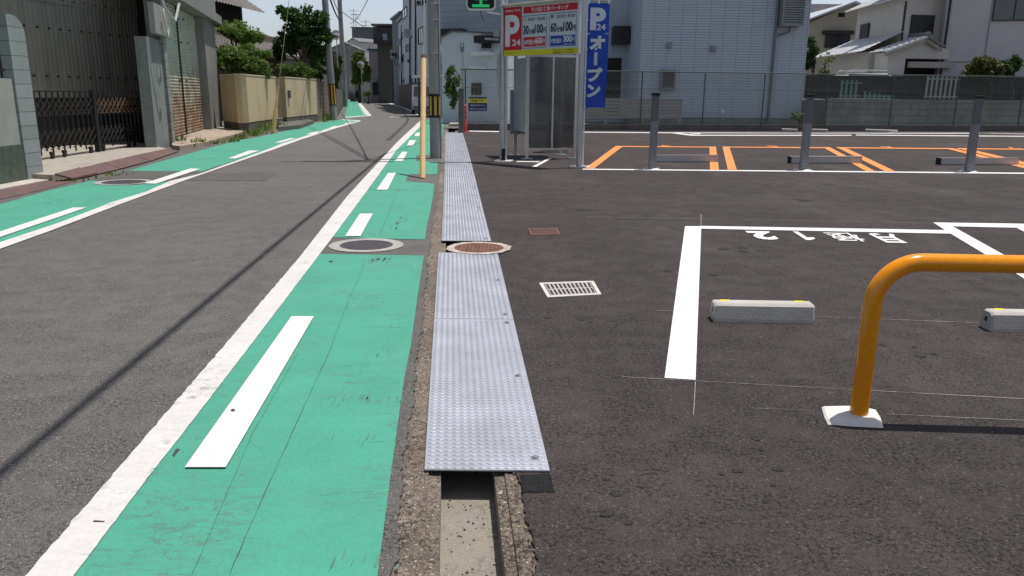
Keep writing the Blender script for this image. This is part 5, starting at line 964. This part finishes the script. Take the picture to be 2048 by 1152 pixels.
b = MB(); tile_roof(b, HR.P(-.3,.7,zmain+.75), HR.P(HR.L+2.6,.7,zmain+.75), HR.P(HR.L+2.6,-3,zmain+2.6), HR.P(-.3,-3,zmain+2.6)); b.build('main_roof', m_tile, o, smooth=True, kind='sheet')
# cream house between
HC = fpx(1606,1762,52,52); o = house('cream_house', HC, 7, ztopx(1650,44,52), plain('cream_wall', (.46,.42,.34), .9, 0, .06), 'cream gabled house with a sliding window between the blue building and the tiled house', [(1648,70,1700,96)], roof='gable', roofm=m_tile2, over=.5)
a_ = HC.px(1645,69,.1); c_ = HC.px(1704,62,.1); b = MB(); b.fb(HC,a_[0],c_[0],.0,.5,a_[1],c_[1]); b.build('window_canopy', m_frame, o)
b = MB(); p_ = HC.px(1683,30,.02); b.fb(HC,p_[0]-.2,p_[0]+.2,.01,.04,p_[1]-.12,p_[1]+.12); b.build('gable_vent', m_dark, o)
b = MB(); UF = fpx(1600,1730,80,80); b.fb(UF,0,UF.L,-6,0,0,ztopx(1650,8,80)); tag(b.build('pink_apartment_block', plain('pinkish_wall', (.5,.44,.44), .9)), 'pale pinkish block glimpsed above the cream house roof', 'building')
# tall grey white building right
RW = fpx(1868,2330,40.2,37.5); o = house('grey_stucco_house', RW, 8, 9, m_wh2, 'tall pale grey stucco house at the right edge', [], cat='house')
window(RW,*[v for v in (RW.px(1983,40)[0],RW.px(2070,40)[0],RW.px(2000,42)[1],RW.px(2000,-30)[1])],o)
b = MB(); s_ = RW.px(1893,60)[0]; b.tube([RW.P(s_,.05,0),RW.P(s_,.05,8.9)], .055, 8); b.build('down_pipe', m_frame, o); b = MB(); s_ = RW.px(1976,60)[0]; b.fb(RW,s_,s_+.04,.001,.03,2.2,8.9); b.build('wall_seam', m_gpost, o); b = MB(); b.fb(RW,0,RW.L,.001,.05,RW.px(1900,124)[1],RW.px(1900,124)[1]+.03); b.build('string_course', m_gpost, o)
tree('palm_shrub', (at(1975,200,36.6).x, 36.6, zk), 1.5, [blob(1962,134,36.6,30,20,1100),blob(1985,140,36.6,26,16,800),blob(1945,146,36.6,18,10,350)], m_lf4, 'bushy yellowish green shrub against the grey stucco house', 'shrub', size=.11)
tree('garden_shrub', (at(2018,200,36.9).x, 36.9, zk), 1.4, [blob(2010,138,36.9,24,16,800),blob(2028,128,36.9,16,14,400)], m_lf2, 'darker shrub to the right of the yellowish one', 'shrub', size=.12)
tree('garden_tree', (at(1620,200,44).x, 44, 0), 4.2, [blob(1622,100,44,16,22,900),blob(1618,125,44,16,14,500)], m_lf2, 'dark tree squeezed between the blue building and the cream house', size=.12)
tree('potted_plant', tuple(g(1598,254)), .7, [((g(1598,254).x, g(1598,254).y+.2, .45), (.35,.3,.28), 500)], m_lf3, 'low green plant at the foot of the blue building corner', 'plant', size=.07)
tree('bamboo_shrub', (at(1652,200,38.3).x, 38.3, 0), 2.6, [blob(1648,150,38.3,12,12,200),blob(1655,120,38.3,12,16,90)], m_lf3, 'sparse feathery plant in front of the white van', 'plant', size=.09, r=.02)
# ------------------------------------------------ vehicles
m_tyre = m_rubber
def van(loc, rz, label, col=(.75,.76,.76), L=3.4, W_=1.48, H_=1.85, rack=False):
    o = thing('parked_van', (0,0,0), label, 'van'); b = MB(); prof = [(0,.28),(0,.75),(.12,.95),(.55,1.08),(1.05,H_-.12),(1.3,H_-.02),(L-.3,H_),(L-.08,H_-.12),(L,.9),(L,.28)]
    v = []
    for y, k in ((-W_/2,0),(-W_/2+.07,1),(W_/2-.07,1),(W_/2,0)):
        for x, z in prof: kk = .0 if k else .05; v.append((x+(L/2-x)*kk*.3, y*(1-.06*max(0,(z-1)/1)), z-(kk if z > 1 else 0)))
    n = len(prof); b.add(v, [tuple(range(n)), tuple(range(4*n-1,3*n-1,-1))]+[(r*n+i,(r+1)*n+i,(r+1)*n+(i+1)%n,r*n+(i+1)%n) for r in range(3) for i in range(n)]); b.build('body', plain('van_paint', col, .25, 0, .02), o)
    for sy in (-1,1):
        yy = sy*(W_/2-.012)
        for x0,x1 in ((1.12,1.75),(1.85,2.55),(2.62,3.2)): b = MB(); b.box(x0,x1,min(yy*.93,yy*.985),max(yy*.93,yy*.985),1.08,H_-.28); b.build('side_window', m_glass, o)
        for x in (.55,L-.6):
            b = MB(); b.tube([(x,sy*(W_/2-.16),.28),(x,sy*(W_/2+.01),.28)], .28, 20); w_ = b.build('wheel', m_tyre, o); b = MB(); b.tube([(x,sy*(W_/2),.28),(x,sy*(W_/2+.016),.28)], .16, 14); r_ = b.build('rim', m_galv, w_); r_.matrix_parent_inverse = Matrix.Identity(4)
        b = MB(); b.box(-.02,.1,sy*W_*.38-.12,sy*W_*.38+.12,.68,.86); b.build('headlight', m_wht, o); b = MB(); b.box(L-.06,L+.02,sy*W_*.42-.05,sy*W_*.42+.05,.75,1.05); b.build('tail_light', m_red, o)
    b = MB(); b.add([(.56,-W_*.42,1.10),(.56,W_*.42,1.10),(1.03,W_*.39,H_-.15),(1.03,-W_*.39,H_-.15)], [(0,1,2,3)]); b.v = [(x-.02,y,z+.02) for x,y,z in b.v]; b.build('windscreen', m_glass, o, kind='sheet'); b = MB(); b.box(-.04,.0,-W_*.45,W_*.45,.3,.5); b.build('bumper', m_gpost2, o); b = MB(); b.box(-.045,-.04,-.17,.17,.38,.48); b.build('number_plate', m_wht, o)
    b = MB(); b.box(L+.001,L+.01,-W_*.38,W_*.38,1.1,H_-.25); b.build('rear_window', m_glass, o)
    if rack:
        b = MB()
        for sy in (-1,1): b.tube([(1.2,sy*W_*.42,H_-.05),(1.3,sy*W_*.42,H_+.12),(L-.3,sy*W_*.42,H_+.12),(L-.2,sy*W_*.42,H_-.05)], .025, 8)
        for x in (1.5,2.2,2.9): b.tube([(x,-W_*.42,H_+.12),(x,W_*.42,H_+.12)], .02, 8)
        b.build('roof_rack', m_galv, o)
    o.location = loc; o.rotation_euler[2] = rz; return o
q = g(850,228); van((q.x-.05,q.y-.3,.0), math.radians(97), 'pale van parked under the carport roof, half hidden behind the near pole')
q = at(1630,200,39.2); van((q.x,q.y,zk-.65), math.radians(2), 'white van with a roof rack behind the chain link fence', (.62,.66,.64), rack=True)
# ------------------------------------------------ right side of the street (behind the near pole)
m_wsid = courses('white_siding', (.40,.45,.50), (.26,.29,.32), (1,0), 3., .30, .5, .012, .7, .03, bump=.004)
SB = fpx(862,1008,46,44.5); house('sided_house', SB, 9, 9.5, m_wsid, 'large blue grey sided house behind the white gable house', [], cat='house')
o = thing('balcony', SB.P(0,.5,3), 'dark brown covered balcony on the sided house behind the near pole', 'balcony'); a_ = SB.px(876,78,.5); c_ = SB.px(928,58,.5); b = MB(); b.fb(SB,a_[0],c_[0],.02,.9,a_[1]-1.6,c_[1]); b.build('balcony_box', m_frame, o)
GH_ = fpx(884,1003,36.,34.8); mG = plain('white_render_blue', (.64,.68,.74), .85, 0, .05, 1.5); o = thing('gable_house', GH_.P(2,-2,0), 'low white rendered house with a shallow gable behind the fence corner', 'house'); zg = GH_.px(905,64)[1]; ze_ = GH_.px(886,76)[1]; zr2 = GH_.px(1000,68)[1]; sa_ = GH_.px(905,64)[0]
b = MB(); P_ = [GH_.P(0,0,-.1),GH_.P(GH_.L,0,-.1),GH_.P(GH_.L,0,zr2),GH_.P(sa_,0,zg),GH_.P(0,0,ze_)]; b.add(P_+[p-GH_.n*5 for p in P_], [(0,1,2,3,4),(9,8,7,6,5)]+[(i,(i+1)%5,5+(i+1)%5,5+i) for i in range(5)]); b.build('wall', mG, o)
b = MB()
for A_,B_ in ((P_[4],P_[3]),(P_[3],P_[2])): d_ = Vector((0,0,.06)); n2 = GH_.n*.12; b.hexa([A_+n2,B_+n2,B_-GH_.n*5.1,A_-GH_.n*5.1]+[A_+n2+d_,B_+n2+d_,B_-GH_.n*5.1+d_,A_-GH_.n*5.1+d_])
b.build('roof', m_gpost2, o)
a_ = GH_.px(960,97); c_ = GH_.px(1000,72); b = MB(); b.fb(GH_,a_[0],c_[0],.01,.6,c_[1]-.3,c_[1]); b.build('dark_eave', m_black, o); b = MB(); b.fb(GH_,a_[0]+.1,c_[0]-.4,.003,.05,a_[1],c_[1]-.31); b.build('dark_window', m_frame, o)
b = MB(); a_ = GH_.px(952,112); c_ = GH_.px(988,104); b.fb(GH_,a_[0],c_[0],.01,.5,a_[1],c_[1]); b.build('small_canopy', m_wht, o); window(GH_,GH_.px(944,190)[0],GH_.px(963,190)[0],GH_.px(950,190)[1],GH_.px(950,166)[1],o)
b = MB(); a_ = GH_.px(955,138); b.fb(GH_,a_[0]-.3,a_[0]+.4,.01,.2,a_[1],a_[1]+.12); b.build('outdoor_lamp', m_wht, o)
# louvred sign pole fragments: small house number sign + pipe chimney
q = at(926,200,30.8); o = thing('roadside_sign', (q.x,q.y,0), 'slim pole with a small blue round sign behind the fence corner post', 'sign'); b = MB(); b.tube([(q.x,q.y,0),(q.x,q.y,at(926,95,30.8).z)], .03, 10); b.build('pole', m_galv, o); b = MB(); z_ = at(924,95,30.8).z; b.cbox(q.x-.09,q.x+.05,q.y-.06,q.y-.03,z_-.17,z_+.17,.02); b.build('plate', plain('sign_teal', (.10,.17,.22), .4), o); b = MB(); fit(b,'○●', lambda X,Y: (q.x-.02+Y, q.y-.062, z_+X), .0, (-.13,-.04,.13,.04)); b.build('plate_marks', m_bwht, o, kind='sheet')
# corner concrete post and carport
q = g(923,266); o = tag(MB().build('x', m_black), 'x', 'x') if False else None
b = MB(); b.tube([q+Vector((0,0,-.02)), q+Vector((0,0,at(921,177,q.y).z))], .10, 12); tag(b.build('concrete_post', plain('dark_post', (.11,.115,.11), .9, 0, .2, 5, .003, 60)), 'dark round concrete post where the fence meets the gutter', 'post')
tree('climbing_plant', (at(905,200,31).x, 31, 0), 2.6, [blob(903,142,31,8,10,110),blob(900,180,31,11,13,220),blob(913,162,31,9,14,110),blob(906,205,31,6,14,70),blob(897,160,31,7,12,90),blob(910,190,31,8,10,90)], m_lf3, 'straggly climbing plant by the dark corner post', 'plant', size=.09, r=.03, trunk=False)
CP = fpx(838,886,47,44); o = thing('carport', CP.P(1,0,0), 'white roofed carport over the parked van behind the near pole', 'carport'); zc2 = CP.px(850,156)[1]; b = MB(); b.fb(CP,-.3,CP.L+.4,-5.5,.3,zc2,zc2+.16); b.build('roof', m_wht, o)
for s_ in (0,CP.L): 
    for n_ in (0,-5): b = MB(); b.fb(CP,s_-.05,s_+.05,n_-.05,n_+.05,0,zc2); b.build('post', m_gpost2, o)
q = g(889,232); o = thing('traffic_cone', q, 'orange traffic cone by the house door beyond the near pole', 'cone'); b = MB(); b.tube([q+Vector((0,0,z)) for z in (.03,.75)], [.17,.03], 16); b.build('cone', plain('cone_orange', (.55,.16,.07), .5), o); b = MB(); b.box(q.x-.2,q.x+.2,q.y-.2,q.y+.2,.002,.03); b.build('cone_base', m_rubber, o)
for (x,y,w_,l) in ((905,240,.5,'pale stone step at the end of the right green lane'),(910,252,.45,'grey concrete slab beside the dark corner post')): q = g(x,y); b = MB(); b.cbox(q.x-w_/2,q.x+w_/2,q.y-.4,q.y+.4,0,.12,.02); tag(b.build('doorstep', m_pale), l, 'step')
# curve mirrors
def mirror(c, r, label, ph=None, facing=(0,-1)):
    c = Vector(c); o = thing('curve_mirror', (c.x,c.y+.15,0), label, 'traffic mirror'); b = MB(); b.tube([(c.x,c.y+.15,0 if ph is None else ph),(c.x,c.y+.15,c.z+r*1.1)], .035, 10); b.build('pole', m_galv, o)
    b = MB(); pr_ = [(r*.3,.02),(r*.95,.05),(r*1.02,.0),(r*1.12,-.08)]; b.tube([(c.x,c.y+.05,c.z),(c.x,c.y-.02,c.z)], [r*.5,r*1.05], 28); b.build('rim', plain('mirror_orange', (.72,.14,.05), .4), o, smooth=True)
    b = MB(); b.tube([(c.x,c.y-.021,c.z),(c.x,c.y-.05,c.z),(c.x,c.y-.07,c.z),(c.x,c.y-.075,c.z)], [r*.95,r*.75,r*.35,.002], 28); b.build('mirror_face', plain('mirror_glass', (.6,.6,.58), .05, .95, .02), o, smooth=True)
mirror(at(884,98,38), .28, 'orange rimmed traffic mirror peeping out right of the near pole'); mirror(at(722,129,90), .42, 'far orange rimmed traffic mirror at the street bend'); mirror(at(672,70,58), .32, 'orange traffic mirror between the two left poles', ph=3.)
# ------------------------------------------------ far street
def fb_house(x0,x1,yt,Y0,Y1,m,label,wins=(),depth=8,roof=None,roofm=None,over=.2,name='house'):
    fr = fpx(x0,x1,Y0,Y1); return house(name, fr, depth, ztopx((x0+x1)/2,yt,(Y0+Y1)/2), m, label, wins, roof, roofm, over=over), fr
C_ = lambda n_, c: plain(n_, c, .85, 0, .08, 1.2)
fb_house(709,757,56,190,190,C_('dark_grey_flats',(.12,.135,.15)),'tall dark grey block closing the far end of the street',name='apartment_block')
o,fr = fb_house(741,772,101,105,105,C_('mauve_wall',(.36,.29,.31)),'mauve house at the far bend with a green awning',[(746,165,757,190),(768,110,773,130)],roofm=plain('teal_edge',(.05,.14,.15),.6)); a_ = fr.px(754,160); c_ = fr.px(765,152); b = MB(); b.hexa([fr.P(a_[0],1.2,a_[1]-.2),fr.P(c_[0]+.3,1.2,a_[1]-.2),fr.P(c_[0]+.3,0.01,a_[1]-.1),fr.P(a_[0],.01,a_[1]-.1),fr.P(a_[0]+.2,.9,a_[1]),fr.P(c_[0],.9,a_[1]),fr.P(c_[0],.01,c_[1]+.2),fr.P(a_[0]+.2,.01,c_[1]+.2)]); b.build('awning', plain('green_awning',(.03,.16,.12),.7), o)
fb_house(700,742,150,120,112,C_('cream_garden_wall',(.38,.35,.30)),'low cream garage wall at the far bend',[(712,160,716,195)],depth=3,over=.4)
fb_house(668,718,97,150,150,C_('far_grey',(.22,.21,.21)),'grey tiled far house left of the dark block',[],roof='gable')
fb_house(700,722,84,170,168,C_('far_white',(.5,.49,.46)),'white far house with a pitched roof behind the tree',[],roof='gable')
fb_house(640,676,100,75,85,C_('left_brown',(.16,.14,.13)),'brown house behind the left utility poles',[],depth=6)
tree('street_tree', (at(718,190,100).x,100,0), 7, [blob(720,118,100,16,16,1300),blob(712,142,100,13,18,1000),blob(730,140,100,12,22,900),blob(718,160,100,14,14,800)], m_lf3, 'round green tree at the far bend above the cream wall', size=.22, r=.2)
tree('street_shrub', (at(736,200,92).x,92,0), 1.6, [blob(735,187,92,10,6,500)], m_lf3, 'low round shrub at the foot of the mauve house', 'shrub', size=.14)
o,fr = fb_house(758,792,52,100,100,C_('dark_brown_house',(.09,.08,.072)),'dark narrow house with an overhanging upper floor at the bend',[(765,67,774,82)],depth=9,over=.6)
b = MB(); a_ = fr.px(764,83); b.fb(fr,-.3,fr.L+.1,.001,1.0,a_[1]-.3,fr.px(764,56)[1]); b.build('upper_storey', m_frame, o); window(fr,fr.px(765,80,1.)[0],fr.px(775,80,1.)[0],fr.px(765,81,1.)[1],fr.px(765,66,1.)[1],o,n=1.,gm_=C_('bright_pane',(.35,.42,.5)))
fb_house(788,806,34,92,84,C_('grey_house_a',(.17,.18,.19)),'grey house between the dark one and the white flats',[(790,105,794,130),(798,88,803,118)],depth=8)
fb_house(800,822,36,84,72,C_('white_flats_a',(.58,.61,.66)),'white three storey flats with small windows on the right of the bend',[(804,62,809,80),(812,105,817,140),(805,108,809,125)],depth=8)
fb_house(810,846,-60,74,62,C_('white_flats_b',(.52,.54,.57)),'tall white flats rising out of the picture right of the bend',[(805,12,814,40),(813,88,819,104),(820,150,825,172),(829,68,835,98),(838,50,846,92)],depth=9,name='apartment_block')
fb_house(828,872,-90,62,52,C_('white_flats_c',(.60,.62,.64)),'nearest white flats behind the near pole',[(838,52,847,90),(846,-20,852,10)],depth=7,name='apartment_block')
b = MB(); BW = fpx(798,838,82,56); b.fb(BW,0,BW.L,-.3,-.02,-.1,BW.px(815,168)[1]); tag(b.build('brick_wall', courses('brown_bricks',(.12,.085,.065),(.06,.05,.045),BW.d,.4,.2,.5,.012)), 'brown block wall below the white flats on the right bend', 'wall')
for (x,y,h_,l) in ((753,201,1.6,'pair of grey vending boxes at the foot of the mauve house'),): q = g(x,y); b = MB(); b.cbox(q.x-1,q.x+.6,q.y,q.y+.7,0,h_,.03); tag(b.build('vending_machine', C_('vend',(.14,.16,.17))), l, 'vending machine')
q = g(790,234.3); b = MB(); b.cbox(q.x-.28,q.x+.28,q.y-.35,q.y+.35,.004,.011,.003); tag(b.build('road_plate', m_wht), 'small white utility lid in the middle of the far road', 'utility lid')
b = MB()
crack([(776,281),(790,268),(812,247),(816,238),(808,225),(806,219)], .16, .0045, .02); struct(b.build('tar_seam', plain('tar', (.045,.043,.043), .8), kind='sheet'))
b = MB()
for (x,yb,yt,Y) in ((707,60,18,190),(712,58,26,190),(731,56,40,190),(700,100,80,150)):
    p0_, p1_ = at(x,yb,Y), at(x,yt,Y); b.tube([p0_,p1_], .07, 6); b.bar(p1_-Vector((1.2,0,.4)),p1_+Vector((1.2,0,-.4)),.08); b.bar(p1_-Vector((.8,0,1.2)),p1_+Vector((.8,0,-1.2)),.08)
tag(b.build('rooftop_aerials', m_galv), 'thin television aerials on the far roofs against the sky', 'aerial', kind='stuff')
def trim(nm, items, m, label, cat):
    o = thing(nm, at(items[0][0],200,items[0][4]), label, cat)
    for (x0,y0,x1,y1,Y) in items: a_, c_ = at(x0,y1,Y), at(x1,y0,Y); b = MB(); b.box(a_.x,c_.x,Y-.5,Y,a_.z,c_.z); b.build('unit', m, o)
for i,(x0,y0,x1,y1,Y,l) in enumerate(((782,100,792,118,90.5,'upper air conditioner on the dark narrow house'),(795,60,801,72,88,'small air conditioner on the grey house at the bend'),(806,155,812,168,76,'air conditioner low on the white flats'),(833,2,843,12,57,'air conditioner high on the nearest white flats'),(815,118,821,126,70,'air conditioner halfway up the white flats'),(843,112,850,121,51.5,'air conditioner just left of the near pole'))):
    a_, c_ = at(x0,y1,Y), at(x1,y0,Y); o = thing('air_conditioner', ((a_.x+c_.x)/2,Y,a_.z), l, 'air conditioner', 'air conditioners on the far houses'); b = MB(); b.cbox(a_.x,c_.x,Y-.4,Y,a_.z,c_.z,.03); b.build('case', C_('ac_case',(.42,.42,.40)), o); b = MB(); cc_ = (a_+c_)/2; b.tube([(cc_.x,Y-.41,cc_.z),(cc_.x,Y-.44,cc_.z)], min(c_.x-a_.x,c_.z-a_.z)*.36, 14); b.build('fan_grille', m_frame, o)
for i,(x,y0,y1,Y,l) in enumerate(((786,60,205,92,'dark down pipe at the corner of the dark narrow house'),(820,-20,190,68,'black down pipe between the two white flats'),(831,-20,200,60,'second black down pipe on the tall white flats'),(803,50,190,80,'down pipe on the first white flats'))):
    b = MB(); b.tube([at(x,y1,Y),at(x,y0,Y)], .07, 8); tag(b.build('down_pipe', m_frame), l, 'pipe')
def balcony(x0,y0,x1,y1,Y,l):
    a_, c_ = at(x0,y1,Y), at(x1,y0,Y); o = thing('balcony', ((a_.x+c_.x)/2,Y,a_.z), l, 'balcony'); b = MB(); b.box(a_.x,c_.x,Y-.9,Y,a_.z,a_.z+.15); b.build('slab', m_pale, o); b = MB(); b.box(a_.x,c_.x,Y-.9,Y-.85,a_.z+.151,c_.z); b.build('parapet', C_('balcony_panel',(.32,.36,.42)), o)
balcony(798,128,808,142,80,'lower balcony on the grey house at the bend'); balcony(796,78,807,92,82,'upper balcony on the grey house at the bend'); balcony(812,60,824,76,66,'pale balcony high on the white flats')
# hills, distance haze put into their bluish colour
b = MB(); V = []; N = 60
for i in range(N+1):
    x = -1500+3000*i/N; h_ = 95+35*math.sin(i*.5)+18*math.sin(i*1.3+1); V += [(x,1500,-5),(x,1900+100*math.sin(i),h_)]
b.add(V, [(2*i,2*i+2,2*i+3,2*i+1) for i in range(N)]); struct(b.build('hills', plain('hill_haze_blue', (.10,.15,.17), .95, 0, .15, .01), kind='sheet'))
print('objects', len(COL.objects), 'tops', len([o for o in COL.objects if not o.parent]))
